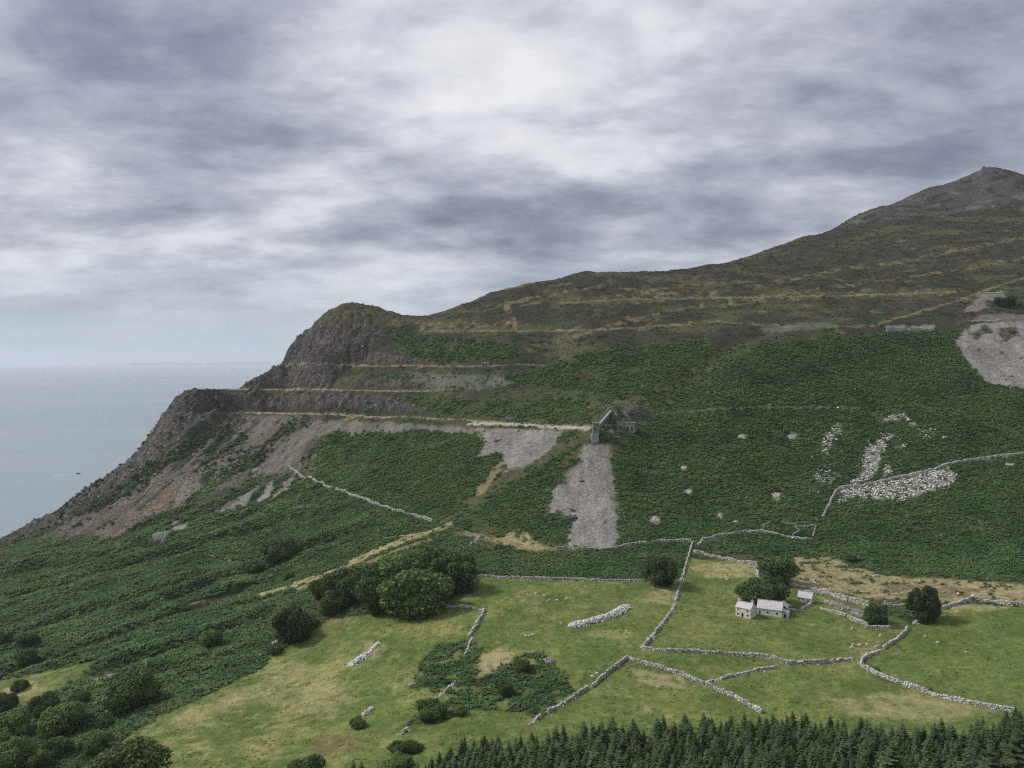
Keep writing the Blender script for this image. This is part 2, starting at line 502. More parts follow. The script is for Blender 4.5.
for pts in ([(400, 319), (440, 321), (520, 322), (500, 331), (432, 334)], [(452, 345), (472, 342), (480, 352), (462, 360)],
            [(560, 300), (640, 292), (730, 290), (720, 297), (600, 306)], [(700, 300), (800, 292), (960, 288), (950, 294), (800, 300), (700, 308)],
            [(330, 318), (345, 308), (385, 312), (420, 322), (380, 325), (345, 322)]):
    lay(patchy(region(pts, 4, 6), 14, 90, -0.35, 0.2) * 0.8, C_OLIVE, grass=0.6)
    lay(patchy(region(pts, 4, 6), 9, 93, 0.0, 0.4) * 0.7, C_TAN, grass=0.4)
for pts, w in (([(600, 300), (700, 298), (800, 296.5), (900, 294), (968, 291)], 2.2), ([(640, 330), (700, 321), (800, 327), (870, 326), (915, 313), (960, 300), (1000, 285), (1030, 276)], 2.6),
               ([(760, 285), (840, 270), (900, 262), (1030, 236)], 5), ([(740, 300), (860, 283), (960, 270), (1030, 256)], 4), ([(505, 303), (512, 318), (516, 330)], 2.5),
               ([(440, 331), (500, 331), (600, 330), (690, 324)], 2.0), ([(560, 340), (640, 318), (700, 306)], 3.0), ([(640, 292), (700, 283), (760, 281)], 3.0),
               ([(480, 310), (560, 292), (620, 284)], 3)):
    lay(patchy(stroke(pts, w, 2.0, 2.6), 12, 97, -0.25, 0.35) * 0.62, C_TAN, grass=0.3)
for pts in ([(560, 303), (640, 299), (700, 298), (800, 296.5), (900, 294), (968, 291)], [(870, 326), (915, 313), (960, 300), (1000, 285), (1030, 276)], [(425, 331), (500, 331), (600, 330), (690, 324)]):
    lay(stroke(pts, 1.3, 1.2, 1.2) * 0.42, C_TAN, grass=0.2)
# bracken on the hill
brs = [
    [(330, 578), (365, 560), (400, 546), (432, 534), (462, 536), (474, 548), (482, 577), (470, 592), (400, 612), (330, 618), (290, 646), (270, 640), (262, 610), (300, 592)],
    [(613, 549), (614, 470), (622, 440), (642, 414), (680, 376), (722, 352), (800, 340), (880, 333), (960, 331), (957, 345), (985, 381), (1060, 394), (1060, 584), (1000, 580), (960, 577), (920, 575), (880, 577), (845, 573), (815, 562), (790, 556), (760, 558), (690, 549), (650, 546)],
    [(474, 548), (560, 552), (690, 545), (684, 578), (640, 579), (480, 576)],
    [(296, 470), (318, 440), (335, 430), (420, 426), (470, 432), (503, 456), (498, 470), (474, 492), (446, 516), (430, 521), (360, 501)],
    [(468, 512), (520, 480), (562, 455), (553, 490), (549, 512), (566, 520), (560, 546), (530, 540), (500, 530)],
    [(-40, 562), (20, 543), (80, 538), (150, 532), (230, 506), (290, 468), (430, 522), (395, 540), (330, 575), (270, 604), (340, 600), (322, 618), (290, 645), (250, 674), (160, 716), (110, 746), (60, 790), (-40, 790)],
    [(416, 664), (438, 646), (462, 640), (486, 648), (474, 668), (486, 676), (506, 658), (536, 652), (556, 668), (578, 692), (552, 708), (536, 720), (524, 712), (470, 712), (440, 722), (398, 733), (410, 716), (440, 706), (462, 694), (430, 694), (412, 688)],
    [(335, 412), (345, 398), (380, 396), (420, 398), (480, 402), (570, 398), (590, 410), (570, 420), (480, 417), (400, 414)],
    [(520, 375), (600, 350), (700, 340), (722, 350), (660, 395), (600, 394), (540, 388)],
    [(385, 332), (430, 336), (520, 345), (560, 350), (500, 362), (440, 364), (412, 362)],
    [(370, 372), (420, 374), (520, 374), (540, 384), (460, 391), (390, 388)],
]
for k, pts in enumerate(brs):
    m = region(pts, 3, 9 if k in (1, 3, 5) else 5)
    if k >= 7:
        m = patchy(m, 22, 100 + k, -0.45, 0.05)
    lay(m, C_BRACK, brk=1.0)
for pts, w, c in (([(640, 428), (690, 384), (735, 348), (760, 340)], 3.0, C_OLIVE), ([(700, 365), (780, 360), (860, 372), (940, 390), (1040, 425)], 1.6, (0.026, 0.042, 0.02)), ([(720, 385), (800, 378), (900, 392), (1040, 440)], 1.4, (0.028, 0.045, 0.02)),
                  ([(690, 395), (760, 388), (830, 394)], 1.3, C_OLIVE), ([(900, 400), (960, 415), (1040, 445)], 1.6, C_OLIVE), ([(700, 500), (800, 508), (1000, 530)], 1.0, C_OLIVE), ([(640, 470), (700, 478), (780, 470)], 1.0, C_OLIVE)):
    lay(patchy(stroke(pts, w, 1.5, 1.6), 9, 113, -0.4, 0.1) * 0.7, c, brk=0.2, grass=0.4)
# thinner places inside the bracken
lay(sstep(0.15, 0.45, LRIDGE * fbm(X, Y, 30, 2, 112) * 2) * BRK * 0.5, (0.13, 0.145, 0.055), grass=0.6, brk=0.4)
lay(sstep(0.30, 0.55, fbm(X / 1.5, Y, 30, 4, 111)) * BRK * 0.6 * sstep(560, 620, Y), C_OLIVE, grass=0.6, brk=0.25)
for pts in ([(600, 400), (650, 398), (690, 370), (720, 350), (745, 340), (730, 352), (690, 385), (640, 430), (620, 445)],):
    lay(patchy(region(pts, 4, 5), 10, 115, -0.3, 0.2) * 0.7, C_OLIVE, grass=0.5, brk=0.35)
# fields
fields = [
    ([(112, 746), (160, 717), (252, 674), (290, 646), (330, 620), (400, 612), (475, 592), (482, 578), (645, 582), (684, 579), (676, 606), (645, 650), (592, 690), (530, 726), (430, 790), (90, 790)], 1),
    ([(688, 558), (757, 565), (790, 572), (800, 586), (860, 602), (908, 626), (862, 660), (880, 680), (1015, 712), (1060, 735), (1060, 800), (420, 800), (530, 726), (592, 690), (630, 660), (660, 630)], 2),
    ([(866, 662), (908, 630), (945, 608), (1060, 606), (1060, 735), (985, 706), (900, 682)], 3),
    ([(-40, 690), (60, 668), (100, 660), (60, 690), (20, 710), (-40, 720)], 1),
    ([(410, 735), (470, 705), (540, 700), (500, 722), (440, 745)], 1)]
fbrk = region(brs[6], 2.0, 4)
for pts, kind in fields:
    m = region(pts, 1.6, 2.0 if kind != 3 else 0.8)
    g1 = fbm(X, Y, 26, 5, 120 + kind); g2 = fbm(X, Y, 7, 3, 130 + kind)
    col = np.array(C_GRASS)[None, None] * (1 + 0.25 * g1[..., None]) 
    t = sstep(-0.15, 0.45, g1 + 0.35 * g2)[..., None] * (0.75 if kind != 3 else 0.25)
    col = col * (1 - t) + np.array(C_GRASS2) * t
    dry = sstep(0.12, 0.55, fbm(X, Y, 20, 5, 140 + kind) + 0.25 * g2)[..., None] * {1: 0.55, 2: 0.45, 3: 0.10}[kind]
    g3 = fbm(X / 1.5, Y, 5, 4, 144)[..., 0:]
    if kind == 1:
        dry = np.maximum(dry, (sstep(-40, -110, X) * sstep(500, 430, Y) * sstep(-0.1, 0.35, 0.6 * g1 + 0.8 * g3))[..., None] * 0.62)
    col = col * (1 - dry) + np.array((0.31, 0.285, 0.125)) * dry
    fl = fbm(X / 1.4, Y, 2.6, 3, 151)[..., None]
    col = col * (1 + 0.38 * fl)
    lay(m, col, grass=1.0)
lay(fbrk * 0.55, C_GRASS2, grass=0.5)
lay(patchy(fbrk, 11, 146, -0.42, -0.05), C_BRACK, brk=1.0)
# straw-coloured and worn ground
for pts, c, k in (
    ([(792, 557), (830, 556), (850, 566), (900, 577), (960, 580), (1060, 588), (1060, 604), (975, 601), (945, 606), (905, 600), (860, 598), (800, 586), (785, 572)], C_DRY, 0.75),
    ([(880, 585), (930, 584), (985, 588), (970, 597), (900, 597)], C_MUD, 0.55), ([(800, 590), (850, 590), (905, 601), (870, 604)], C_MUD, 0.4),
    ([(690, 566), (735, 560), (757, 566), (752, 578), (705, 578)], C_DRY, 0.65), ([(655, 585), (680, 590), (672, 605), (645, 602)], C_DRY, 0.55),
    ([(480, 655), (500, 648), (520, 655), (496, 670), (477, 678)], C_DRY, 0.8), ([(630, 668), (680, 676), (685, 688), (640, 684)], C_DRY, 0.7),
    ([(310, 740), (350, 735), (365, 748), (330, 756), (305, 752)], C_MUD, 0.6), ([(322, 618), (350, 618), (345, 630), (325, 630)], C_MUD, 0.5),
    ([(362, 640), (385, 645), (378, 660), (368, 660)], C_DRY, 0.6), ([(270, 655), (300, 660), (360, 700), (330, 720), (250, 700), (150, 735), (125, 740), (260, 680)], C_DRY, 0.35),
    ([(830, 700), (900, 690), (1000, 712), (940, 724), (850, 715)], C_DRY, 0.45), ([(945, 606), (970, 604), (1010, 606), (1000, 611), (950, 612)], C_DRY, 0.6),
    ([(0, 690), (30, 680), (40, 690), (10, 700)], C_DRY, 0.6), ([(75, 683), (110, 670), (128, 668), (100, 680)], C_TRACK, 0.7),
    ([(495, 540), (520, 528), (545, 548), (530, 552)], C_DRY, 0.8)):
    lay(patchy(region(pts, 2.5, 3), 6, 150, -0.5, 0.1) * k, c, grass=0.5)
for pts, w, c in (([(262, 594), (300, 582), (335, 572), (365, 556), (400, 541), (432, 531), (446, 526)], 5.5, C_DRY), ([(300, 588), (345, 574), (390, 553), (425, 541)], 4.5, C_TAN),
                  ([(190, 605), (235, 597), (262, 594)], 2.5, C_DRY), ([(460, 533), (490, 538), (520, 548), (552, 549)], 4, C_TAN),
                  ([(475, 500), (500, 482), (540, 455), (575, 440), (592, 440)], 5, C_OLIVE), ([(480, 492), (496, 470), (505, 462)], 4.0, C_TAN),
                  ([(690, 411), (760, 407), (858, 408)], 1.6, (0.10, 0.14, 0.06)), ([(845, 600), (905, 592), (940, 586), (1000, 588)], 1.2, C_TRACK),
                  ([(862, 672), (866, 700), (868, 718)], 0.5, C_GRASS), ([(30, 668), (110, 640), (200, 606), (240, 590)], 2.2, (0.022, 0.034, 0.016))):  # the last stroke paints a furrow's shade as a dark line
    lay(patchy(stroke(pts, w, 1.2, 2.0), 6, 160, -0.6, 0.0) * 0.8, c, grass=0.4)
# bare slopes below the quarry, spoil and scree
sv_ = fbm(X / 0.7, Y / 2.6, 8, 4, 177); bl = fbm(X / 0.8, Y / 1.6, 26, 4, 178)[..., None]; TN = fbm(X, Y, 18, 2, 179)[..., None]
lay(region([(60, 525), (100, 492), (140, 462), (175, 425), (215, 412), (330, 420), (322, 440), (298, 468), (240, 500), (190, 520), (130, 538), (90, 540)], 4, 7) * 0.95, C_HEATH)
lay(patchy(region([(60, 525), (140, 462), (215, 412), (330, 420), (298, 468), (240, 500), (150, 540)], 4, 7), 20, 170, -0.25, 0.25) * 0.85, (0.065, 0.075, 0.036), grass=0.4, brk=0.35)
for pts, c, k, r in (
    ([(205, 420), (245, 416), (332, 421), (345, 428), (310, 438), (297, 462), (275, 475), (255, 468), (262, 448), (235, 462), (205, 472), (222, 450), (236, 432)], C_BSCREE, 0.95, 0.3),
    ([(330, 420), (480, 428), (470, 434), (420, 430), (345, 436)], C_BSCREE, 0.8, 0.3),
    ([(478, 429), (562, 430), (556, 445), (530, 462), (505, 472), (502, 452), (480, 456), (487, 442)], C_SCREE, 0.95, 0.4),
    ([(400, 372), (500, 376), (515, 384), (480, 390), (415, 388)], C_BSCREE, 0.55, 0.3),
    ([(150, 540), (165, 528), (186, 518), (188, 524), (168, 536)], C_SCREE, 0.9, 0.4),
    ([(210, 514), (235, 502), (256, 480), (258, 488), (244, 506)], C_SCREE, 0.9, 0.4), ([(254, 503), (266, 486), (272, 480), (272, 492), (262, 504)], C_SCREE, 0.85, 0.4),
    ([(270, 500), (282, 484), (292, 476), (288, 490)], C_SCREE, 0.85, 0.4),
    ([(62, 532), (75, 512), (100, 498), (108, 504), (98, 520), (75, 533)], C_ROCK, 0.9, 0.8), ([(95, 532), (120, 520), (135, 508), (140, 520), (112, 538)], (0.185, 0.165, 0.14), 0.8, 0.6),
    ([(175, 505), (182, 485), (200, 477), (200, 492), (186, 506)], (0.20, 0.18, 0.16), 0.9, 0.7), ([(140, 515), (165, 490), (180, 486), (165, 510)], (0.20, 0.17, 0.13), 0.7, 0.5),
    ([(588, 447), (608, 446), (611, 480), (616, 500), (618, 530), (615, 546), (600, 550), (566, 546), (567, 538), (578, 518), (549, 512), (551, 492), (560, 485), (576, 463)], C_SCREE, 1.0, 0.35),
    ([(954, 340), (972, 325), (1000, 321), (1060, 322), (1060, 392), (1010, 387), (985, 381), (965, 360)], C_SCREE, 1.0, 0.4),
    ([(965, 312), (980, 294), (1005, 291), (1006, 303), (990, 309)], (0.21, 0.185, 0.17), 0.9, 0.5), ([(970, 322), (985, 314), (1030, 315), (1060, 322)], (0.17, 0.15, 0.14), 0.9, 0.6),
    ([(886, 326), (906, 325), (904, 331), (888, 331)], C_SCREE, 0.9, 0.6), ([(910, 325), (935, 325), (933, 331), (908, 331)], C_SCREE, 0.9, 0.6), ([(762, 328), (830, 322), (834, 328), (770, 333)], (0.15, 0.145, 0.13), 0.6, 0.5),
    ([(848, 224), (885, 206), (930, 188), (985, 166), (1060, 190), (1060, 207), (1000, 205), (960, 213), (900, 220)], C_PEAK, 0.85, 0.7)):
    m = region(pts, 2.2, 5.0) * k * sstep(-0.75, -0.35, sv_ + 0.5 * WX2)
    lay(m, np.array(c)[None, None] * (1 + 0.38 * bl + 0.18 * sv_[..., None]) * (1 + np.array([0.05, 0.0, -0.06]) * TN), rock=r * 0.6, stone=1.0)
for pts in ([(968, 333), (985, 326), (992, 333), (975, 340)], [(998, 330), (1012, 326), (1018, 336), (1004, 341)], [(990, 300), (1060, 296), (1060, 312), (985, 312)]):
    lay(region(pts, 2, 7) * 0.9, (0.06, 0.06, 0.038), brk=0.45)
pk = region([(848, 224), (985, 160), (1060, 190), (1060, 207), (900, 220)], 2, 6)
lay(pk * sstep(0.05, 0.25, fbm(X / 2.2, Y, 20, 4, 175)) * 0.9, (0.030, 0.031, 0.026))
lay(pk * sstep(0.15, 0.4, fbm(X / 1.4, Y / 1.5, 26, 4, 176)) * 0.7, (0.145, 0.14, 0.145), stone=1.0)
# ribs of rock, heath and green gullies under the quarry
rbm = np.clip(ribs, 0, 1) * (1 - 0.75 * region([(212, 414), (330, 418), (300, 466), (270, 476), (225, 470)], 4, 8))
rn_ = fbm(bx_, by_ / 3.0, 24, 4, 186)
lay(rbm * 0.8, (0.052, 0.058, 0.032), brk=0.3)
lay(rbm * sstep(-0.06, 0.12, rn_ + 0.2 * WX2) * 0.95, (0.036, 0.052, 0.024), brk=0.85)
lay(rbm * sstep(-0.22, -0.4, rn_) * 0.85, np.array(C_BSCREE)[None, None] * (1 + 0.3 * bl), stone=0.7)
lay(rbm * sstep(0.30, 0.5, RIB) * 0.95, np.array((0.19, 0.175, 0.16))[None, None] * (1 + 0.45 * bl), rock=0.9)
lay(rbm * sstep(0.25, 0.42, fbm(bx_, by_ / 2.5, 16, 4, 184)) * 0.55, C_TAN, grass=0.3)
FIELDM = np.maximum.reduce([region([(842, 488), (880, 483), (910, 478), (945, 467), (953, 472), (950, 488), (915, 496), (895, 503), (870, 499), (842, 497)], 2, 5),
                            region([(848, 484), (862, 472), (866, 448), (864, 440), (872, 446), (884, 432), (892, 436), (876, 468), (872, 476), (866, 484)], 2, 4),
                            region([(819, 450), (825, 435), (838, 424), (842, 428), (830, 446), (828, 456)], 2, 4) * 0.8, region([(882, 478), (884, 466), (890, 466), (892, 478)], 1, 2),
                            region([(812, 480), (825, 466), (838, 474), (830, 484)], 2, 6) * 0.45, region([(875, 419), (905, 414), (910, 420), (880, 422)], 2, 4) * 0.8, region([(836, 500), (845, 494), (848, 502), (838, 507)], 1, 2) * 0.6,
                            region([(893, 450), (900, 440), (910, 445), (905, 458)], 2, 6) * 0.35, region([(918, 432), (935, 428), (940, 438), (925, 442)], 2, 6) * 0.3])
lay(FIELDM * sstep(-0.5, 0.0, WX2 + 0.4 * WX) * 0.85, np.array((0.27, 0.255, 0.235))[None, None] * (1 + 0.3 * bl), stone=1.0)
for px, py, w, h in ((742, 437, 8, 7), (792, 437, 9, 9), (688, 492, 8, 9), (776, 496, 6, 10), (720, 516, 8, 6), (655, 520, 11, 11), (684, 468, 6, 8), (912, 425, 8, 5), (255, 470, 10, 6), (735, 522, 8, 5)):
    lay(region([(px - w / 2, py + h * 0.2), (px - w * 0.2, py - h / 2), (px + w / 2, py - h * 0.3), (px + w * 0.3, py + h / 2)], 1.5, 2.5) * 0.85, (0.23, 0.20, 0.165), stone=0.8)
for pts, c in (([(60, 534), (75, 510), (100, 496), (110, 503), (98, 522), (75, 535)], (0.17, 0.155, 0.145)), ([(95, 534), (120, 518), (136, 506), (142, 519), (112, 540)], (0.185, 0.165, 0.14)),
               ([(174, 507), (181, 484), (201, 475), (202, 492), (187, 508)], (0.24, 0.22, 0.195)), ([(140, 516), (165, 489), (182, 484), (166, 511)], (0.20, 0.17, 0.13)), ([(210, 470), (222, 460), (232, 462), (222, 476)], (0.2, 0.185, 0.16)), ([(118, 500), (132, 480), (145, 476), (138, 496)], (0.17, 0.155, 0.14))):
    lay(region(pts, 2, 5) * 0.9, np.array(c)[None, None] * (1 + 0.4 * bl), rock=0.8)
for pts, w in (([(228, 420), (205, 432), (180, 450), (150, 472), (120, 492), (95, 508)], 9), ([(262, 455), (240, 470), (215, 482), (195, 500), (170, 515), (140, 528)], 8), ([(252, 482), (215, 506), (170, 524), (120, 540)], 8), ([(300, 425), (285, 432), (272, 440)], 6), ([(90, 500), (60, 522), (20, 540)], 8), ([(240, 440), (225, 452), (205, 462)], 5)):
    lay(patchy(stroke(pts, w, 4, 6), 12, 187, -0.45, -0.05) * 0.92, (0.036, 0.054, 0.024), brk=0.9)
lay(FURROW_SHADE * BRK * 0.7, (0.028, 0.042, 0.02), brk=0.35)  # shade of the furrow hollows, painted as darker ground
lay(STONE * sstep(0.36, 0.5, fbm(X, Y / 1.4, 9, 4, 188)) * 0.9, C_BRACK, brk=0.9)
lay(MILLROCK * 0.9, np.array((0.15, 0.138, 0.122))[None, None] * (1 + 0.4 * bl), rock=0.8, stone=0.5)
lay(MILLROCK * sstep(0.0, 0.3, WX2 + WX), C_BRACK, brk=0.8)
# streaks down the spoil
sc = STONE * fbm(X / 0.55, Y / 3.2, 9, 3, 181)
COVER *= (1 + 0.22 * np.clip(sc, -1, 1))[..., None]
# quarried rock faces, the nose of the headland, benches and their tracks
lay(np.clip(rk, 0, 1) * 0.95, np.array(C_ROCK)[None, None] * (1 + 0.5 * fbm(X, Y, 12, 4, 191)[..., None]) * (1 + np.array([0.16, 0.02, -0.12]) * fbm(X, Y, 22, 3, 192)[..., None]), rock=1.0)
lay(np.clip(rk, 0, 1) * sstep(0.25, 0.55, fbm(X, Y, 14, 4, 195)) * 0.7, (0.06, 0.062, 0.035))
lay(sstep(302, 318, PXU) * sstep(440, 405, PXU) * (Y > 1015) * sstep(294, 303, ZT + 8 * WX) * 0.8, (0.088, 0.084, 0.042), grass=0.6)
lay(TREAD * 0.55, C_OLIVE, grass=0.5)
lay(TREAD * sstep(-0.35, 0.15, WX2 + 0.5 * WX) * sstep(215, 240, PXU) * 0.9, C_TRACK)
lay(stroke([(470, 423), (505, 424.5), (540, 426), (588, 428.5)], 2.2, 1.0, 0.8) * 0.85, (0.42, 0.37, 0.29))
COVER *= (1 + 0.24 * fbm(X, Y, 3.2, 2, 201) + 0.16 * fbm(X, Y, 40, 3, 205))[..., None]
COVER = np.clip(COVER, 0.008, 0.8)
# ------------------------------------------------------------------ helpers for objects
def new_mat(name):
    m = bpy.data.materials.new(name); m.use_nodes = True
    m.node_tree.nodes.clear()
    return m, NB(m.node_tree)

def finish(b, color, rough=0.9, bump=None, bump_dist=0.1, strength=1.0, spec=0.2, **kw):
    p = b.n('ShaderNodeBsdfPrincipled', {'Base Color': color if not isinstance(color, tuple) else (*color, 1), 'Roughness': rough, 'Specular IOR Level': spec})
    for k, v in kw.items():
        b.put(p.inputs[k.replace('_', ' ')], v)
    if bump is not None:
        bp = b.n('ShaderNodeBump', {'Height': bump, 'Distance': bump_dist, 'Strength': strength})
        b.put(p.inputs['Normal'], bp.outputs[0])
    o = b.n('ShaderNodeOutputMaterial', {'Surface': p.outputs[0]})
    return p

def mesh_from(name, verts, faces, mat=None, smooth=False):
    me = bpy.data.meshes.new(name)
    v = np.asarray(verts, np.float32); f = np.asarray(faces, np.int32)
    k = f.shape[1]
    me.vertices.add(len(v)); me.vertices.foreach_set('co', v.ravel())
    me.loops.add(f.size); me.loops.foreach_set('vertex_index', f.ravel())
    me.polygons.add(len(f)); me.polygons.foreach_set('loop_start', np.arange(0, f.size, k, dtype=np.int32))
    if smooth:
        me.polygons.foreach_set('use_smooth', np.ones(len(f), bool))
    me.update(calc_edges=True); me.validate()
    if mat:
        me.materials.append(mat)
    return me

def obj(name, me, parent=None, loc=None, rot=None, scale=None):
    o = bpy.data.objects.new(name, me)
    COL.objects.link(o)
    if parent is not None:
        o.parent = parent
    if loc is not None: o.location = loc
    if rot is not None: o.rotation_euler = rot
    if scale is not None: o.scale = scale if hasattr(scale, '__len__') else (scale,) * 3
    return o

def tag(o, label, cat, group=None):
    o['label'] = label; o['category'] = cat
    if group: o['group'] = group
    return o

def kind(o, k, label=None, cat=None):
    o['kind'] = k
    if label: o['label'] = label
    if cat: o['category'] = cat
    return o

# ------------------------------------------------------------------ the land
def land_material():
    m, b = new_mat('land')
    geo = b.n('ShaderNodeNewGeometry'); pos = geo.outputs['Position']
    cov = b.n('ShaderNodeAttribute', attribute_name='cover').outputs['Color']
    msk = b.n('ShaderNodeSeparateColor', {0: b.n('ShaderNodeAttribute', attribute_name='kinds').outputs['Color']})
    brk, rock, stone = msk.outputs[0], msk.outputs[1], msk.outputs[2]
    n1 = b.noise(pos, 0.9, 5, 0.65)
    n2 = b.noise(pos, 0.22, 5, 0.6)
    v = b.math('MULTIPLY', b.math('ADD', 0.30, b.math('MULTIPLY', n1, 1.4)), b.math('ADD', 0.45, b.math('MULTIPLY', n2, 1.1)))
    col = b.mix(1.0, cov, b.n('ShaderNodeCombineColor', {0: v, 1: v, 2: v}).outputs[0], 'MULTIPLY')
    # loose stones: pale and dark specks
    vor = b.n('ShaderNodeTexVoronoi', {'Vector': pos, 'Scale': 1.3, 'Randomness': 1.0}, feature='F1')
    sp = b.n('ShaderNodeSeparateColor', {0: vor.outputs['Color']})
    sv = b.math('ADD', 0.80, b.math('MULTIPLY', b.math('POWER', sp.outputs[0], 2.0), 0.55))
    col = b.mix(b.math('MULTIPLY', stone, 0.9), col, b.mix(1.0, col, b.n('ShaderNodeCombineColor', {0: sv, 1: sv, 2: sv}).outputs[0], 'MULTIPLY'))
    # rock: joints and weather stains
    mp = b.n('ShaderNodeMapping', {'Vector': pos, 'Scale': (0.30, 0.30, 0.15), 'Rotation': (0.0, R(12), R(20))}).outputs[0]
    rv = b.n('ShaderNodeTexVoronoi', {'Vector': b.vmath('ADD', mp, b.vmath('MULTIPLY', b.n('ShaderNodeTexNoise', {'Vector': pos, 'Scale': 0.4, 'Detail': 4.0}).outputs['Color'], (0.9, 0.9, 0.9))), 'Scale': 1.0}, feature='DISTANCE_TO_EDGE')
    crack = b.ramp(rv.outputs[0], [(0.0, 0.0), (0.12, 1.0)])
    rn = b.noise(mp, 2.5, 6, 0.65)
    rcol = b.mix(1.0, col, b.ramp(rn, [(0.32, (0.36, 0.35, 0.35)), (0.5, (0.95, 0.92, 0.89)), (0.66, (2.0, 1.9, 1.78))]), 'MULTIPLY')
    stn = b.noise(b.n('ShaderNodeMapping', {'Vector': pos, 'Scale': (0.28, 0.28, 0.04)}).outputs[0], 1.0, 4, 0.6)
    rcol = b.mix(1.0, rcol, b.ramp(stn, [(0.35, (0.55, 0.55, 0.57)), (0.65, (1.35, 1.30, 1.22))]), 'MULTIPLY')
    col = b.mix(rock, col, rcol)
    h = b.math('MULTIPLY', b.noise(pos, 0.55, 6, 0.68), 0.9)
    hb = b.math('MULTIPLY', b.math('MULTIPLY', brk, b.noise(pos, 0.8, 4, 0.6)), 0.8)
    hs = b.math('MULTIPLY', b.math('MULTIPLY', stone, vor.outputs['Distance']), -0.5)
    hr = b.math('MULTIPLY', rock, b.math('ADD', b.math('MULTIPLY', crack, 1.1), b.math('MULTIPLY', rn, 3.0)))
    h = b.math('ADD', b.math('ADD', h, hb), b.math('ADD', hs, hr))
    finish(b, col, 0.95, h, 1.0, 0.9, 0.12)
    return m

nr, nc = X.shape
vid = np.arange(nr * nc).reshape(nr, nc)
F = np.stack([vid[:-1, :-1], vid[:-1, 1:], vid[1:, 1:], vid[1:, :-1]], -1).reshape(-1, 4)
# no faces under the sea
keep = (ZT.ravel()[F].max(1) > -12)
land_me = mesh_from('hillside', np.stack([X, Y, ZT], -1).reshape(-1, 3), F[keep], land_material(), smooth=True)
def put_color(me, name, rgb):
    a = me.color_attributes.new(name, 'FLOAT_COLOR', 'POINT')
    c = np.ones((len(rgb), 4), np.float32); c[:, :3] = rgb
    a.data.foreach_set('color', c.ravel())
put_color(land_me, 'cover', COVER.reshape(-1, 3))
put_color(land_me, 'kinds', np.stack([BRK, ROCKM, STONE], -1).reshape(-1, 3))
land = kind(obj('hillside', land_me), 'structure')

# ------------------------------------------------------------------ the sea and the far shore
def sea_material():
    m, b = new_mat('sea')
    pos = b.n('ShaderNodeNewGeometry').outputs['Position']
    w1 = b.noise(b.n('ShaderNodeMapping', {'Vector': pos, 'Scale': (0.05, 0.16, 0.1), 'Rotation': (0, 0, 0.5)}).outputs[0], 1.0, 5, 0.6)
    big = b.noise(b.n('ShaderNodeMapping', {'Vector': pos, 'Scale': (0.0004, 0.0012, 0.1), 'Rotation': (0, 0, 0.15)}).outputs[0], 1.0, 4, 0.55)
    col = b.mix(b.ramp(big, [(0.35, 0.0), (0.65, 1.0)]), (0.225, 0.285, 0.33), (0.29, 0.335, 0.36))
    finish(b, col, b.math('ADD', 0.30, b.math('MULTIPLY', big, 0.16)), w1, 0.6, 0.3, 0.5, IOR=1.33)
    return m
ys = np.concatenate([np.linspace(-300, 3000, 24), np.geomspace(3300, 62000, 60)])
xs = np.linspace(-1, 1, 41)
sv = np.array([(x * (1500 + max(yv, 0) * 1.1), yv, 0.0) for yv in ys for x in xs])
sid = np.arange(len(sv)).reshape(len(ys), len(xs))
sea = kind(obj('sea', mesh_from('sea', sv, np.stack([sid[:-1, :-1], sid[:-1, 1:], sid[1:, 1:], sid[1:, :-1]], -1).reshape(-1, 4), sea_material())), 'structure')

def far_coast():
    m, b = new_mat('far_coast')
    finish(b, b.mix(b.noise(b.n('ShaderNodeNewGeometry').outputs['Position'], 0.0006, 4), (0.09, 0.11, 0.07), (0.15, 0.15, 0.10)), 0.95)
    px = np.linspace(40, 470, 120); yv = np.linspace(46000, 56000, 14)
    V = []
    for y in yv:
        for p in px:
            u = (p - 512) / FPX
            prof = 150 * math.sin(math.pi * (y - 46000) / 10000) * sstep(40, 170, np.array(p)) * (0.75 + 0.55 * float(fbm(np.array(p), np.array(y / 4000.0), 60, 4, 9)) )
            V.append((u * y, y, -6 + float(prof)))
    i = np.arange(len(V)).reshape(len(yv), len(px))
    return kind(obj('far_coast', mesh_from('far_coast', V, np.stack([i[:-1, :-1], i[:-1, 1:], i[1:, 1:], i[1:, :-1]], -1).reshape(-1, 4), m, True)), 'structure')
far_coast()
# ------------------------------------------------------------------ materials of things
def stone_material(name, c1, c2, scale=1.3):
    m, b = new_mat(name)
    pos = b.n('ShaderNodeNewGeometry').outputs['Position']
    n = b.noise(pos, scale, 5, 0.65); n2 = b.noise(pos, scale * 0.15, 3, 0.5)
    isl = b.n('ShaderNodeNewGeometry').outputs['Random Per Island']
    f = b.math('ADD', b.math('MULTIPLY', n, 0.6), b.math('MULTIPLY', isl, 0.45))
    col = b.mix(b.ramp(f, [(0.25, 0.0), (0.75, 1.0)]), c1, c2)
    col = b.mix(b.ramp(n2, [(0.52, 0.0), (0.66, 0.45)]), col, (0.17, 0.175, 0.11))
    finish(b, col, 0.92, n, 0.15, 0.7)
    return m
M_WALL = stone_material('wall_stone', (0.16, 0.15, 0.135), (0.66, 0.64, 0.60))
M_PALE = stone_material('pale_stone', (0.30, 0.285, 0.27), (0.74, 0.72, 0.69))
M_GREY = stone_material('grey_stone', (0.16, 0.15, 0.145), (0.36, 0.34, 0.32))

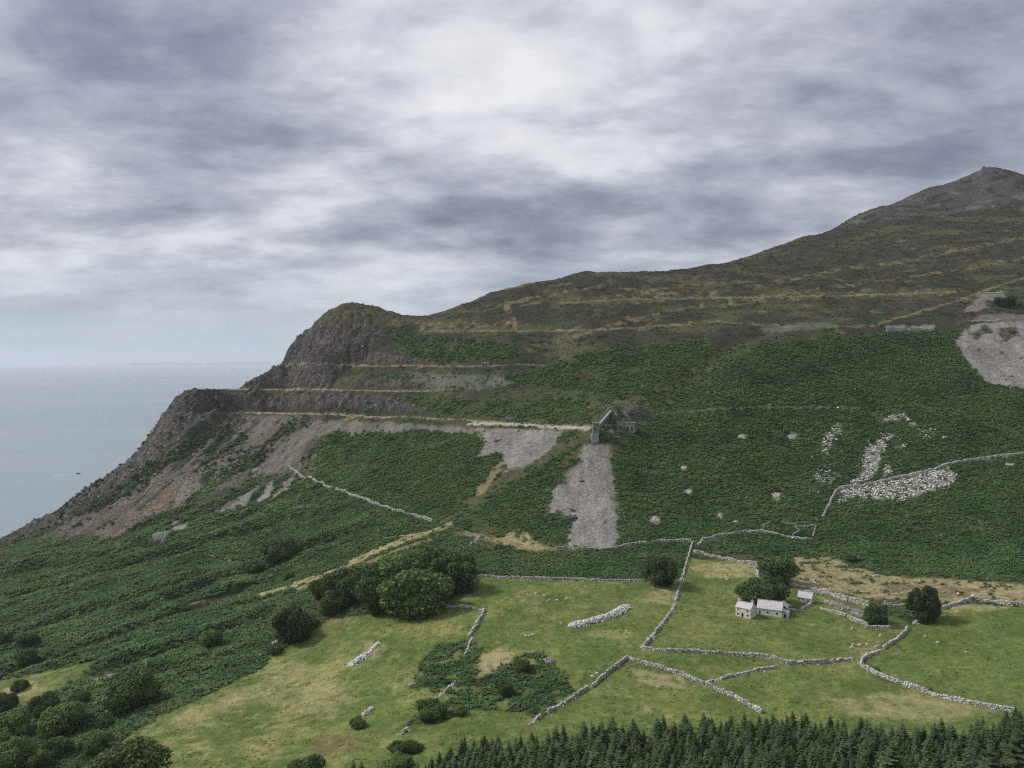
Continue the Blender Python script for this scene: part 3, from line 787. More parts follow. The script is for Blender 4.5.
M_GREYD = stone_material('summit_stone', (0.08, 0.078, 0.08), (0.17, 0.165, 0.165))
def plain(name, c, rough=0.9, var=0.35, scale=0.7):
    m, b = new_mat(name)
    pos = b.n('ShaderNodeNewGeometry').outputs['Position']
    n = b.noise(pos, scale, 6, 0.65)
    d = tuple(x * (1 - var) for x in c); u = tuple(min(x * (1 + var), 0.85) for x in c)
    finish(b, b.mix(b.ramp(n, [(0.3, 0.0), (0.7, 1.0)]), d, u), rough, n, 0.06, 0.6)
    return m
M_PLASTER = plain('weathered_limewash', (0.60, 0.575, 0.54), var=0.28)
M_SLATE = plain('pale_slate', (0.50, 0.475, 0.47), 0.7, 0.22, 0.9)
M_DARK = plain('dark_opening', (0.022, 0.021, 0.020))  # near-black: stands in for shade inside openings; also the dark boat
M_TIMBER = plain('old_timber', (0.16, 0.13, 0.10))
M_CONC = plain('weathered_concrete', (0.20, 0.192, 0.18), var=0.4, scale=0.35)
M_CONCL = plain('pale_concrete', (0.31, 0.295, 0.275), var=0.3, scale=0.4)
M_WOOL = plain('wool', (0.70, 0.67, 0.61), var=0.12, scale=3)

# ------------------------------------------------------------------ stones
BOX = np.array([(-1, -1, -1), (1, -1, -1), (1, 1, -1), (-1, 1, -1), (-1, -1, 1), (1, -1, 1), (1, 1, 1), (-1, 1, 1)], float) * 0.5
BOXF = np.array([(0, 3, 2, 1), (4, 5, 6, 7), (0, 1, 5, 4), (1, 2, 6, 5), (2, 3, 7, 6), (3, 0, 4, 7)])

def stone_mesh(name, centers, sizes, yaw, mat, jit=0.16):
    """many rough squared stones as one mesh"""
    n = len(centers)
    v = np.repeat(BOX[None], n, 0) + rng.uniform(-jit, jit, (n, 8, 3))
    v *= sizes[:, None, :]
    c, s = np.cos(yaw)[:, None], np.sin(yaw)[:, None]
    x = v[:, :, 0] * c - v[:, :, 1] * s; y = v[:, :, 0] * s + v[:, :, 1] * c
    v = np.stack([x, y, v[:, :, 2]], -1) + centers[:, None, :]
    f = (BOXF[None] + (np.arange(n) * 8)[:, None, None]).reshape(-1, 4)
    return mesh_from(name, v.reshape(-1, 3), f, mat)

def resample(P, step):
    seg = np.hypot(*np.diff(P, axis=0).T); t = np.concatenate([[0], np.cumsum(seg)])
    n = max(2, int(t[-1] / step)); s = np.linspace(0, t[-1], n)
    Q = np.stack([np.interp(s, t, P[:, 0]), np.interp(s, t, P[:, 1])], -1)
    T = np.gradient(Q, axis=0); T /= np.hypot(T[:, 0], T[:, 1])[:, None] + 1e-9
    return Q, T

def stone_wall(pts, label, h=1.35, w=1.1, mat=None, ruin=0.25, step=0.42, name='dry_stone_wall', cat='stone wall', group='dry stone field walls', sink=0.25):
    P = path_xy(pts, 10)
    Q, T = resample(P, step)
    n = len(Q)
    s = np.arange(n) * step
    top = h * (1 - ruin * np.clip(0.5 + 1.3 * gnoise(s / 9.0, np.full(n, P[0, 0] * 0.37), 5) + 0.5 * gnoise(s / 2.5, np.full(n, 3.3), 6), 0, 1.6))
    top = np.maximum(top, 0.3)
    wig = 0.25 * gnoise(s / 6.0, np.full(n, P[0, 1] * 0.11), 8)
    courses = max(2, int(round(h / 0.42))); across = max(2, int(round(w / 0.55)))
    Cs, Ss, Ys = [], [], []
    for k in range(courses):
        for a in range(across):
            on = (k + 0.4) * h / courses < top
            q, t = Q[on], T[on]
            off = (a - (across - 1) / 2) * (w / across) * (1 - 0.12 * k) + wig[on] + rng.normal(0, 0.07, len(q))
            along = rng.uniform(-0.25, 0.25, len(q))
            x = q[:, 0] - t[:, 1] * off + t[:, 0] * along; y = q[:, 1] + t[:, 0] * off + t[:, 1] * along
            z = ground(x, y) - sink + (k + 0.5) * (h + sink) / courses + rng.normal(0, 0.05, len(q))
            Cs.append(np.stack([x, y, z], -1))
            Ss.append(np.stack([rng.uniform(0.35, 0.7, len(q)), np.full(len(q), w / across) * rng.uniform(0.85, 1.3, len(q)), np.full(len(q), (h + sink) / courses) * rng.uniform(0.85, 1.35, len(q))], -1))
            Ys.append(np.arctan2(t[:, 1], t[:, 0]) + rng.normal(0, 0.15, len(q)))
    # stones fallen at the foot
    m = int(n * (0.25 + ruin))
    i = rng.integers(0, n, m); off = rng.choice([-1, 1], m) * (w * 0.5 + np.abs(rng.normal(0.25, 0.45, m)))
    x = Q[i, 0] - T[i, 1] * off; y = Q[i, 1] + T[i, 0] * off
    Cs.append(np.stack([x, y, ground(x, y) + 0.08], -1)); Ss.append(rng.uniform(0.25, 0.75, (m, 3)) * (1, 1, 0.7)); Ys.append(rng.uniform(0, 6, m))
    me = stone_mesh(name, np.concatenate(Cs), np.concatenate(Ss), np.concatenate(Ys), mat or M_WALL)
    c = me_center(me)
    return tag(obj(name, me, loc=c), label, cat, group)

def me_center(me):
    """move a mesh so that its origin lies at the middle of its base; give back that place"""
    co = np.empty(len(me.vertices) * 3, np.float32); me.vertices.foreach_get('co', co); co = co.reshape(-1, 3)
    c = Vector(((co[:, 0].min() + co[:, 0].max()) / 2, (co[:, 1].min() + co[:, 1].max()) / 2, co[:, 2].min()))
    co -= np.array(c, np.float32); me.vertices.foreach_set('co', co.ravel()); me.update()
    return c

def stone_heap(pts, w, h, n, label, name='stone_heap', cat='stone heap', mat=None, size=(0.4, 1.1), group=None):
    """loose stones heaped along a line"""
    P = path_xy(pts, 6); Q, T = resample(P, 0.3)
    i = rng.integers(0, len(Q), n)
    e = np.minimum(np.arange(len(Q)), np.arange(len(Q))[::-1])[i] * 0.3
    ww = w * np.clip(0.35 + e / (w * 1.2), 0.2, 1) 
    off = np.clip(rng.normal(0, 0.45, n), -1, 1) * ww
    x = Q[i, 0] - T[i, 1] * off; y = Q[i, 1] + T[i, 0] * off
    prof = h * np.clip(1 - (off / ww) ** 2, 0, 1) * np.clip(0.4 + e / (w * 1.5), 0, 1) * (0.8 + 0.4 * rng.random(n))
    sz = rng.uniform(size[0], size[1], (n, 1)) * rng.uniform(0.65, 1.2, (n, 3))
    z = ground(x, y) + prof * rng.uniform(0.55, 1.0, n) - 0.05
    me = stone_mesh(name, np.stack([x, y, z], -1), sz, rng.uniform(0, 6, n), mat or M_PALE, 0.22)
    c = me_center(me)
    return tag(obj(name, me, loc=c), label, cat, group)

walls = [
    ([(478, 577), (500, 578), (560, 580), (600, 581), (645, 581)], 'long straight dry stone wall along the top edge of the grass field below the bracken', 1.7, 1.2, 0.1),
    ([(693, 542), (687, 562), (683, 577)], 'dry stone wall running down from the bracken past the round tree', 1.6, 1.1, 0.15),
    ([(682, 578), (677, 598), (673, 610), (661, 626), (653, 636), (643, 648)], 'pale crooked dry stone wall dividing the wide left field from the cottage field', 1.7, 1.2, 0.35),
    ([(643, 649), (670, 652), (700, 653), (740, 655), (770, 658), (788, 663)], 'dry stone wall crossing the grass below the white cottages', 1.9, 1.3, 0.1),
    ([(787, 664.5), (815, 664), (852, 660)], 'thick stub of dry stone wall with an open end in the middle of the right fields', 2.2, 1.5, 0.2),
    ([(627, 659), (612, 670), (600, 680), (593, 687)], 'upper stretch of the wall slanting down the field from the wall corner', 1.8, 1.2, 0.1),
    ([(587, 689), (572, 699), (556, 708), (548, 713)], 'middle stretch of slanting field wall beside the bracken patch', 1.7, 1.2, 0.15),
    ([(541, 717), (530, 725)], 'short lowest stretch of slanting field wall at the edge of the spruces', 1.5, 1.2, 0.3),
    ([(629, 659), (650, 665), (680, 674), (704, 684)], 'dry stone wall falling right from the wall corner to the fork', 1.8, 1.3, 0.12),
    ([(706, 685), (722, 692), (740, 700), (762, 713)], 'dry stone wall from the fork down to the spruce plantation', 1.9, 1.5, 0.15),
    ([(706, 683), (730, 677), (750, 672), (777, 668)], 'low grey dry stone wall branching right from the fork', 1.4, 1.1, 0.3),
    ([(908, 629), (902, 636), (895, 641), (884, 649)], 'short straight dry stone wall left of the bright green right field', 1.8, 1.3, 0.1),
    ([(880, 652), (868, 656), (861, 661), (862, 666), (875, 674), (890, 680), (905, 685)], 'curving dry stone wall at the lower left of the bright green field', 1.8, 1.3, 0.1),
    ([(905, 685), (925, 692), (950, 699), (968, 704)], 'broad tumbledown dry stone wall in the middle of the curving field edge', 2.0, 1.8, 0.35),
    ([(968, 704), (985, 707), (1016, 712)], 'pale last stretch of the curving field wall near the tall conifers', 1.9, 1.3, 0.2),
    ([(942, 609), (952, 606), (963, 602), (975, 600), (990, 602), (1010, 605), (1045, 608)], 'tall rounded dry stone wall above the bright green right field', 2.4, 2.0, 0.15),
    ([(914, 624), (926, 618), (940, 610)], 'collapsed dry stone wall leading up beside the largest lone tree', 1.2, 1.6, 0.7),
    ([(446, 607), (462, 606.5), (484, 610)], 'low broken dry stone wall beside the tree cluster', 1.3, 1.2, 0.45),
    ([(484, 611), (479, 621), (473, 632), (469, 637)], 'wide pale dry stone wall forming the corner below the tree cluster', 1.7, 1.9, 0.15),
    ([(473, 637), (469, 646), (465, 655)], 'thin dry stone wall tail running into the bracken patch', 1.3, 0.9, 0.3),
    ([(289, 466), (300, 475), (316, 482), (332, 488)], 'upper end of the pale wall coming down from the brown scree', 2.2, 1.6, 0.2),
    ([(336, 489), (370, 502), (400, 512), (432, 521)], 'long pale wall slanting across the bracken below the quarry', 2.2, 1.5, 0.2),
    ([(556, 548), (580, 549), (612, 549), (635, 544), (660, 541.5), (691, 541)], 'thin dry stone wall curving past the foot of the grey scree', 1.7, 1.2, 0.2),
    ([(470, 546), (480, 537)], 'short stub of stone wall below the straw coloured path', 1.5, 1.2, 0.4),
    ([(698, 546), (703, 540), (720, 536), (745, 532.5), (763, 532), (785, 537), (812, 540)], 'grey dry stone wall arching through the bracken to the sheepfold', 1.8, 1.3, 0.1),
    ([(823, 517), (830, 503), (836, 491), (842, 488)], 'dry stone wall climbing the bracken from the sheepfold to the boulders', 1.8, 1.4, 0.15),
    ([(844, 488), (865, 486), (885, 481), (905, 477), (925, 473), (945, 466), (960, 462), (990, 458), (1050, 451)], 'long grey dry stone wall passing above the white boulder field', 2.1, 1.7, 0.12),
    ([(694, 552), (712, 556), (735, 561), (757, 564)], 'ruined pale stone wall edging the straw coloured corner behind the cottages', 1.6, 2.0, 0.55),
    ([(758, 565), (758, 577)], 'short ruined wall joining the wall corner to the dark trees', 1.3, 1.6, 0.5),
    ([(433, 702), (445, 692), (455, 682)], 'mossy broken wall line in the left of the bracken patch', 0.9, 0.9, 0.6),
    ([(402, 735), (408, 728)], 'tiny pale wall remnant left of the small bushes', 1.4, 1.4, 0.4),
    ([(376, 601), (446, 607)], 'hidden low wall under the edge of the tree cluster', 0.9, 1.0, 0.4),
    ([(385, 538), (430, 533)], 'sparse line of wall stones above the straw coloured path', 0.6, 0.6, 0.8),
]
for pts, lab, h, w, ru in walls:
    stone_wall(pts, lab, h * 0.88, w * 0.8, None, min(ru * 1.4 + 0.15, 0.8))
fold = [([(796, 527), (815, 526.5)], 'upper wall of the small square sheepfold'), ([(816, 527), (813, 538)], 'right wall of the small square sheepfold'),
        ([(796, 528), (800, 532), (793, 536)], 'bent left wall of the small square sheepfold'), ([(763, 531), (764, 526), (770, 523)], 'little curl of wall above the arching bracken wall'),
        ([(782, 523), (795, 526)], 'short wall tail left of the sheepfold')]
for pts, lab in fold:
    stone_wall(pts, lab, 1.5, 1.0, M_GREY, 0.2, group='sheepfold walls')
ruins = [([(790, 585), (808, 588), (826, 593)], 'low stone bank running right from behind the small barn', 1.4, 1.8, 0.5),
         ([(824, 592), (836, 597), (848, 601)], 'tumbled upper ruin wall with dark gaps right of the small barn', 2.6, 2.2, 0.55),
         ([(848, 601), (858, 604), (869, 606)], 'pale upright ruin wall left of the small round tree', 2.8, 1.4, 0.3),
         ([(884, 605), (896, 607), (908, 607)], 'brown ruin bank between the two lone round trees', 2.2, 2.4, 0.4),
         ([(820, 609), (832, 612), (846, 616)], 'low lower ruin wall in the grass below the tumbled ruin', 1.3, 1.4, 0.5),
         ([(848, 618), (858, 622), (868, 625)], 'curved low ruin wall just left of the small round tree', 1.6, 1.2, 0.4),
         ([(866, 629), (890, 629)], 'straight low ruin wall standing below the small round tree', 1.7, 1.4, 0.15),
         ([(790, 609), (800, 611), (811, 604)], 'broken yard wall fragment between the long house and small barn', 1.0, 1.1, 0.5),
         ([(840, 607), (855, 611), (866, 615)], 'grey middle ruin wall line left of the small round tree', 1.4, 1.6, 0.5)]
for pts, lab, h, w, ru in ruins:
    stone_wall(pts, lab, h, w, M_GREY if 'grey' in lab or 'brown' in lab else M_WALL, ru, name='ruined_wall', cat='ruin wall', group='ruins beside the cottages')
heaps = [([(570, 627), (590, 622), (612, 616), (622, 610), (629, 606)], 2.9, 2.0, 1500, 'long pale heap of cleared stones lying in the middle of the left field'),
         ([(349, 667), (358, 661), (370, 653)], 2.4, 1.7, 520, 'short fat pale stone heap in the lower left field'),
         ([(368, 655), (374, 648), (379, 643)], 1.0, 0.8, 150, 'thin stone tail above the short fat stone heap'),
         ([(545, 660), (553, 663)], 2.0, 1.3, 150, 'small grey stone heap at the top of the bracken patch'),
         ([(806, 591), (822, 595)], 2.2, 1.2, 160, 'loose grey rubble in the grass right of the small barn'), ([(826, 601), (838, 606), (850, 610)], 3.2, 1.2, 420, 'broad spread of grey rubble between the ruin walls'),
         ([(852, 612), (862, 618)], 2.4, 1.0, 160, 'grey rubble beside the curved low ruin wall'), ([(783, 606), (793, 606)], 1.6, 1.0, 110, 'grey rubble at the right end of the long house'),
         ([(364, 715), (369, 711), (373, 708)], 1.0, 0.9, 120, 'little stone heap near the bottom of the left field'),
         ([(272, 645), (281, 640)], 1.1, 1.0, 90, 'stone heap showing at the foot of the left hedge tree'),
         ([(409, 686), (416, 684)], 0.9, 0.4, 60, 'flat grey stones in the grass left of the bracken patch')]
for pts, w, h, n, lab in heaps:
    stone_heap(pts, w * 1.15, h * 0.6, n, lab, mat=M_GREY if 'grey' in lab else M_PALE)
outcrops = [(742, 437, 6, 5, 'upper left'), (792, 437, 6, 6, 'upper right'), (723, 459, 3, 3, ''), (688, 492, 6, 7, ''), (776, 496, 4, 8, ''), (720, 516, 6, 4, ''), (655, 520, 8, 8, ''),
            (684, 468, 4, 6, ''), (745, 538, 4, 3, ''), (912, 425, 6, 4, ''), (945, 437, 5, 4, ''), (255, 470, 5, 5, ''), (385, 455, 4, 3, ''), (735, 522, 5, 3, ''), (876, 576, 5, 3, ''), (1010, 465, 9, 4, '')]
OLAB = ['left of the upper pair of pale rock patches on the right bracken slope', 'right of the upper pair of pale rock patches on the bracken slope', 'tiny white rock patch left of the slope centre', 'grey rock patch in bracken right of the big scree', 'tall thin rock patch between two bracken outcrops', 'small rock patch above the arching wall', 'roundest rock patch beside the lower part of the big scree', 'small rock patch high on the slope right of the scree', 'tiny rock patch just above the arching wall', 'small rock patch above the white boulder field', 'rock patch at the right above the long grey wall', 'pale rocks at the foot of the brown scree', 'tiny rock patch in the bracken below the quarry track', 'low rock patch near the arching wall', 'small rocks on the straw coloured bank', 'flat rock patch below the long wall at the right edge']
for (px, py, w, h, _), lab in zip(outcrops, OLAB):
    stone_heap([(px - w * 0.4, py + h * 0.2), (px + w * 0.4, py - h * 0.2)], h * 0.75, 0.25, int(w * h * 2.6) + 26, lab, 'rock_outcrop', 'rock outcrop', M_WALL, (0.4, 1.2), 'rock patches in the bracken')

# ------------------------------------------------------------------ single boulders
def rock_mesh(name, seed, mat):
    bm = bmesh.new(); bmesh.ops.create_icosphere(bm, subdivisions=2, radius=0.5)
    r = random.Random(seed); pl = [Vector((r.uniform(-1, 1), r.uniform(-1, 1), r.uniform(-.6, 1))).normalized() for _ in range(9)]
    for v in bm.verts:
        for p in pl:
            d = v.co.dot(p) - r.uniform(0.30, 0.36)
            if d > 0: v.co -= p * d
        v.co.z *= 0.8
    me = bpy.data.meshes.new(name); bm.to_mesh(me); bm.free(); me.materials.append(mat)
    return me
ROCKS = [rock_mesh('boulder', 100 + i, M_PALE) for i in range(5)]
bpos = [(795.6, 549.5), (843, 420), (855, 389), (716, 461), (826, 444), (780, 402), (770, 405), (838, 408), (818, 493), (815, 583), (812, 457), (900, 440), (905, 447), (912, 436), (896, 432),
        (934, 446), (960, 436), (432, 455), (672, 440), (700, 425), (606, 428), (53, 640), (822, 595), (804, 592), (958, 594), (973, 596), (830, 465), (822, 470), (640, 500), (752, 221), (935, 217)]
BLAB = ['white boulder in the bracken just above the straw bank', 'white boulder at the top of the white boulder field', 'pale boulder high on the bracken slope above the boulder field', 'white boulder beside the tiny rock patch', 'large white boulder in the upper left stone strip', 'pale boulder on the green path line, right one', 'pale boulder on the green path line, left one', 'boulder at the right end of the green path line', 'white boulder left of the climbing wall', 'white boulder on the grass right of the upper dark tree', 'pale boulder below the upper left stone strip', 'pale boulder right of the white stone strip', 'lower pale boulder right of the white stone strip', 'upper pale boulder right of the white stone strip', 'highest boulder right of the white stone strip', 'pale boulder above the bend of the long grey wall', 'boulder at the far right of the bracken stones', 'white boulder in the bracken under the quarry track', 'white boulder right of the concrete hut', 'pale boulder on the slope edge right of the mill', 'pale boulder beside the crushing mill', 'pale boulder in the dark bracken near the left edge', 'pale boulder right of the small barn', 'pale boulder just behind the small barn', 'left of two white boulders above the tall rounded wall', 'right of two white boulders above the tall rounded wall', 'pale boulder among the scattered stones left of the strip', 'lower boulder among the scattered stones left of the strip', 'pale boulder right of the big grey scree', 'white boulder high on the mountain side', 'pale boulder just under the summit scree']
for k, (px, py) in enumerate(bpos):
    p = spot(px, py); s = random.uniform(1.3, 2.4)
    o = obj('boulder', ROCKS[k % 5], loc=(p.x, p.y, p.z + s * 0.18), rot=(random.uniform(-.2, .2), random.uniform(-.2, .2), random.uniform(0, 6)), scale=(s, s * random.uniform(.7, 1), s * random.uniform(.7, 1)))
    tag(o, BLAB[k], 'boulder', 'scattered pale boulders')

# ------------------------------------------------------------------ buildings
class MB:
    def __init__(self): self.v, self.f = [], []
    def quad(self, *p):
        i = len(self.v); self.v += [tuple(q) for q in p]; self.f.append(tuple(range(i, i + len(p))))
    def box(self, x0, x1, y0, y1, z0, z1):
        c = [(x0, y0, z0), (x1, y0, z0), (x1, y1, z0), (x0, y1, z0), (x0, y0, z1), (x1, y0, z1), (x1, y1, z1), (x0, y1, z1)]
        i = len(self.v); self.v += c; self.f += [tuple(i + k for k in q) for q in BOXF.tolist()]
    def prism(self, poly, y0, y1):
        """polygon in x,z swept along y"""
        i = len(self.v); n = len(poly)
        self.v += [(x, y0, z) for x, z in poly] + [(x, y1, z) for x, z in poly]
        self.f.append(tuple(range(i, i + n))); self.f.append(tuple(range(i + 2 * n - 1, i + n - 1, -1)))
        for k in range(n):
            l = (k + 1) % n; self.f.append((i + k, i + n + k, i + n + l, i + l))
    def prism_x(self, poly, x0, x1):
        """polygon in y,z swept along x"""
        i = len(self.v); n = len(poly)
        self.v += [(x0, y, z) for y, z in poly] + [(x1, y, z) for y, z in poly]
        self.f.append(tuple(range(i + n - 1, i - 1, -1))); self.f.append(tuple(range(i + n, i + 2 * n)))
        for k in range(n):
            l = (k + 1) % n; self.f.append((i + k, i + l, i + n + l, i + n + k))
    def slab(self, x0, x1, y0, y1, z0, z1, holes, ragged=None):
        """upright wall in x,z with openings (hx0,hx1,hz0,hz1), from y0 (front) to y1"""
        xs = sorted({x0, x1, *[h[0] for h in holes], *[h[1] for h in holes]}); zs = sorted({z0, z1, *[h[2] for h in holes], *[h[3] for h in holes]})
        sol = [[not any(h[0] - 1e-6 <= a and b <= h[1] + 1e-6 and h[2] - 1e-6 <= c and d <= h[3] + 1e-6 for h in holes) for c, d in zip(zs, zs[1:])] for a, b in zip(xs, xs[1:])]
        nx, nz = len(xs) - 1, len(zs) - 1
        def S(i, k): return 0 <= i < nx and 0 <= k < nz and sol[i][k]
        for i in range(nx):
            for k in range(nz):
                if not sol[i][k]: continue
                a, b, c, d = xs[i], xs[i + 1], zs[k], zs[k + 1]
                self.quad((a, y0, c), (b, y0, c), (b, y0, d), (a, y0, d)); self.quad((a, y1, c), (a, y1, d), (b, y1, d), (b, y1, c))
                if not S(i - 1, k): self.quad((a, y0, c), (a, y0, d), (a, y1, d), (a, y1, c))
                if not S(i + 1, k): self.quad((b, y0, c), (b, y1, c), (b, y1, d), (b, y0, d))
                if not S(i, k - 1): self.quad((a, y0, c), (a, y1, c), (b, y1, c), (b, y0, c))
                if not S(i, k + 1): self.quad((a, y0, d), (b, y0, d), (b, y1, d), (a, y1, d))
    def build(self, name, mat, parent):
        me = bpy.data.meshes.new(name); me.from_pydata(self.v, [], self.f); me.update(); me.materials.append(mat)
        return obj(name, me, parent)

def part(name, mat, parent, fn):
    m = MB(); fn(m); return m.build(name, mat, parent)

def site(name, px, py, yaw, label, cat, group=None):
    p = spot(px, py)
    return tag(obj(name, None, loc=p, rot=(0, 0, yaw)), label, cat, group)

def opening(t, x0, x1, z0, z1, y, nm='window', axis='y'):
    """recessed dark pane behind the wall face with a timber surround"""
    if axis == 'y':
        f = part(nm, M_TIMBER, t, lambda m: m.slab(x0, x1, y + 0.16, y + 0.24, z0, z1, [(x0 + 0.1, x1 - 0.1, z0 + 0.1, z1 - 0.1)]))
        part('pane' if nm == 'window' else 'door_leaf', M_DARK, f, lambda m: m.box(x0 + 0.1, x1 - 0.1, y + 0.20, y + 0.23, z0 + 0.1, z1 - 0.1))
        return f

def gabled(t, L, W, H, rise, holes, roof=True, wall=M_PLASTER, roofmat=M_SLATE, sag=0.0):
    B = -1.6; th = 0.55
    def walls_(m):
        m.slab(0, L, 0, th, B, H, holes); m.slab(0, L, W - th, W, B, H, [])
        for x0, x1 in ((0.004, th), (L - th, L - 0.004)):
            m.prism_x([(th, B), (W - th, B), (W - th, H), (W - 0.02, H + 0.01), (W / 2, H + rise), (0.02, H + 0.01), (th, H)], x0, x1)
    part('wall', wall, t, walls_)
    if roof:
        e = 0.3; k = rise / (W / 2); tt = 0.16
        def rf(side):
            def go(m):
                if side < 0: m.prism_x([(-e, H - e * k + 0.03), (W / 2, H + rise + 0.03), (W / 2, H + rise + 0.03 + tt), (-e, H - e * k + 0.03 + tt)], -0.25, L + 0.25)
                else: m.prism_x([(W / 2 + 0.002, H + rise + 0.03), (W + e, H - e * k + 0.03), (W + e, H - e * k + 0.03 + tt), (W / 2 + 0.002, H + rise + 0.03 + tt)], -0.25, L + 0.25)
            return go
        r = part('roof', roofmat, t, rf(-1)); part('rear_slope', roofmat, r, rf(1))
        part('ridge_cap', M_GREY, r, lambda m: m.prism_x([(W / 2 - 0.25, H + rise + 0.06), (W / 2 + 0.25, H + rise + 0.06), (W / 2, H + rise + 0.36)], -0.27, L + 0.27))

# white cottage
t = site('cottage', 735.5, 615.5, R(-42), 'white two storey cottage with two chimneys standing left of the long house', 'cottage')
hol = [(0.9, 1.9, 0.6, 1.7), (3.4, 4.5, -0.2, 2.0), (6.4, 7.4, 0.6, 1.7), (1.0, 1.9, 2.9, 3.9), (6.3, 7.2, 2.9, 3.9)]
gabled(t, 8.4, 6.4, 4.7, 2.3, hol)
for i, hh in enumerate(hol): opening(t, *hh, 0.0, 'door' if i == 1 else 'window')
for x in (0.05, 7.45):
    c = part('chimney', M_PLASTER, t, lambda m: m.box(x, x + 0.9, 2.65, 3.75, 6.4, 8.5)); part('chimney_cap', M_GREY, c, lambda m: m.box(x - 0.1, x + 1.0, 2.55, 3.85, 8.5, 8.66))
    part('chimney_pot', M_GREY, c, lambda m: m.box(x + 0.3, x + 0.6, 3.05, 3.35, 8.66, 9.1))
# long house
t = site('long_house', 757, 613.8, R(-27), 'long low pale house with ruined end beside the white cottage', 'house')
hol = [(1.0, 1.9, -0.3, 1.8), (5.0, 6.0, 0.7, 1.8), (9.6, 10.5, 0.7, 1.8)]
gabled(t, 12.5, 7.2, 3.3, 3.4, hol)
for i, hh in enumerate(hol): opening(t, *hh, 0.0, 'door' if i == 0 else 'window')
part('lean_to_wall', M_PLASTER, t, lambda m: (m.slab(12.51, 15.5, 0.8, 1.3, -1.6, 1.9, [(13.4, 14.6, -1.0, 1.2)]), m.prism([(15.0, -1.6), (15.5, -1.6), (15.5, 1.9), (15.0, 1.9)], 1.31, 5.2)))
part('lean_to_roof', M_SLATE, t, lambda m: m.prism([(12.52, 2.9), (15.8, 1.95), (15.8, 2.1), (12.52, 3.1)], 0.5, 5.5))
part('rear_wing_wall', M_PLASTER, t, lambda m: (m.box(8.5, 9.0, 7.22, 12.0, -1.6, 3.4), m.box(13.5, 14.0, 7.22, 12.0, -1.6, 3.4), m.prism([(9.01, -1.6), (13.49, -1.6), (13.49, 3.4), (11.25, 5.2), (9.01, 3.4)], 11.5, 12.0)))
w = part('rear_wing_roof', M_SLATE, t, lambda m: (m.prism([(8.2, 3.2), (11.25, 5.3), (11.25, 5.48), (8.2, 3.38)], 4.6, 12.2), m.prism([(11.252, 5.3), (14.3, 3.2), (14.3, 3.38), (11.252, 5.48)], 5.0, 12.2)))
# small barn
t = site('barn', 797.5, 602, R(-34), 'small pale stone barn standing alone right of the dark trees', 'barn')
hol = [(2.6, 3.5, 1.6, 2.5), (5.2, 6.2, -0.2, 1.8)]
gabled(t, 7.4, 5.6, 2.9, 2.6, hol, wall=M_PALE)
opening(t, *hol[0], 0.0); opening(t, *hol[1], 0.0, 'door')

# quarry crushing mill (concrete)
t = site('quarry_mill', 591.5, 443.5, 0.0, 'derelict concrete crushing mill stepping down the hill at the end of the quarry track', 'quarry mill')
t.location.z -= 3.0
def beam(m, a, b, w, h):
    """sloping box from a to b, w wide, h deep (top at a, b)"""
    a, b = Vector(a), Vector(b); d = (b - a); s = Vector((d.y, -d.x, 0)).normalized() * w * 0.5; dn = Vector((0, 0, -h))
    q = [a - s, a + s, b + s, b - s]; lo = [v + dn for v in q]; i = len(m.v)
    m.v += [tuple(v) for v in lo + q]; m.f += [tuple(i + k for k in f) for f in BOXF.tolist()]
part('hopper_block', M_CONCL, t, lambda m: (m.slab(0, 6.0, 0, 0.8, -3, 10.5, [(0.8, 2.6, 0.2, 3.0)]), m.box(0, 0.8, 0.802, 8, -3, 10.5), m.box(5.2, 6.0, 0.802, 8, -3, 10.5), m.box(0.802, 5.198, 0.802, 8, 9.6, 10.4)))
part('outlet_shade', M_DARK, t, lambda m: m.box(0.82, 2.58, 0.3, 0.6, 0.22, 2.98))  # dark sheet painted as the shade inside the hopper mouth
tw = part('tower', M_CONC, t, lambda m: (m.slab(1.6, 6.8, 3.0, 3.6, 10.4, 19.0, [(2.8, 4.0, 13.0, 15.5)]), m.box(1.6, 2.2, 3.602, 9, 10.4, 19.0), m.box(6.2, 6.8, 3.602, 9, 10.4, 19.0), m.slab(2.202, 6.198, 8.4, 9, 10.4, 19.0, [])))
part('tower_roof', M_CONC, tw, lambda m: m.box(1.3, 7.1, 2.7, 9.3, 19.0, 19.4))
part('window', M_DARK, tw, lambda m: m.box(2.82, 3.98, 3.2, 3.4, 13.02, 15.48))  # dark sheet for the shade behind the tower window
ca, cb_ = Vector((6.0, 10.5, 17.0)), Vector((20.5, 42.0, 27.5))
part('chute', M_CONCL, t, lambda m: beam(m, ca, cb_, 3.2, 0.8))
off = Vector((cb_.y - ca.y, -(cb_.x - ca.x), 0)).normalized() * 2.0
part('chute_side', M_CONC, t, lambda m: beam(m, ca + off + Vector((0, 0, 0.9)), cb_ + off + Vector((0, 0, 0.9)), 0.35, 1.7)); part('chute_side', M_CONC, t, lambda m: beam(m, ca - off + Vector((0, 0, 1.2)), cb_ - off + Vector((0, 0, 1.2)), 0.35, 2.0))
for tt in (0.3, 0.5, 0.7, 0.9):
    q = ca.lerp(cb_, tt) + off * 0.6; zg = gz(t.location.x + q.x, t.location.y + q.y) - t.location.z - 1
    part('column', M_CONC, t, lambda m: m.box(q.x - 0.5, q.x + 0.5, q.y - 0.5, q.y + 0.5, zg, q.z - 0.95))
part('infill_wall', M_GREY, t, lambda m: (m.box(6.81, 11.5, 12.0, 12.8, 4, 14.5), m.box(11.502, 15.2, 12.0, 12.8, 5, 12.0), m.box(15.202, 19.5, 12.0, 12.8, 6, 13.2)))
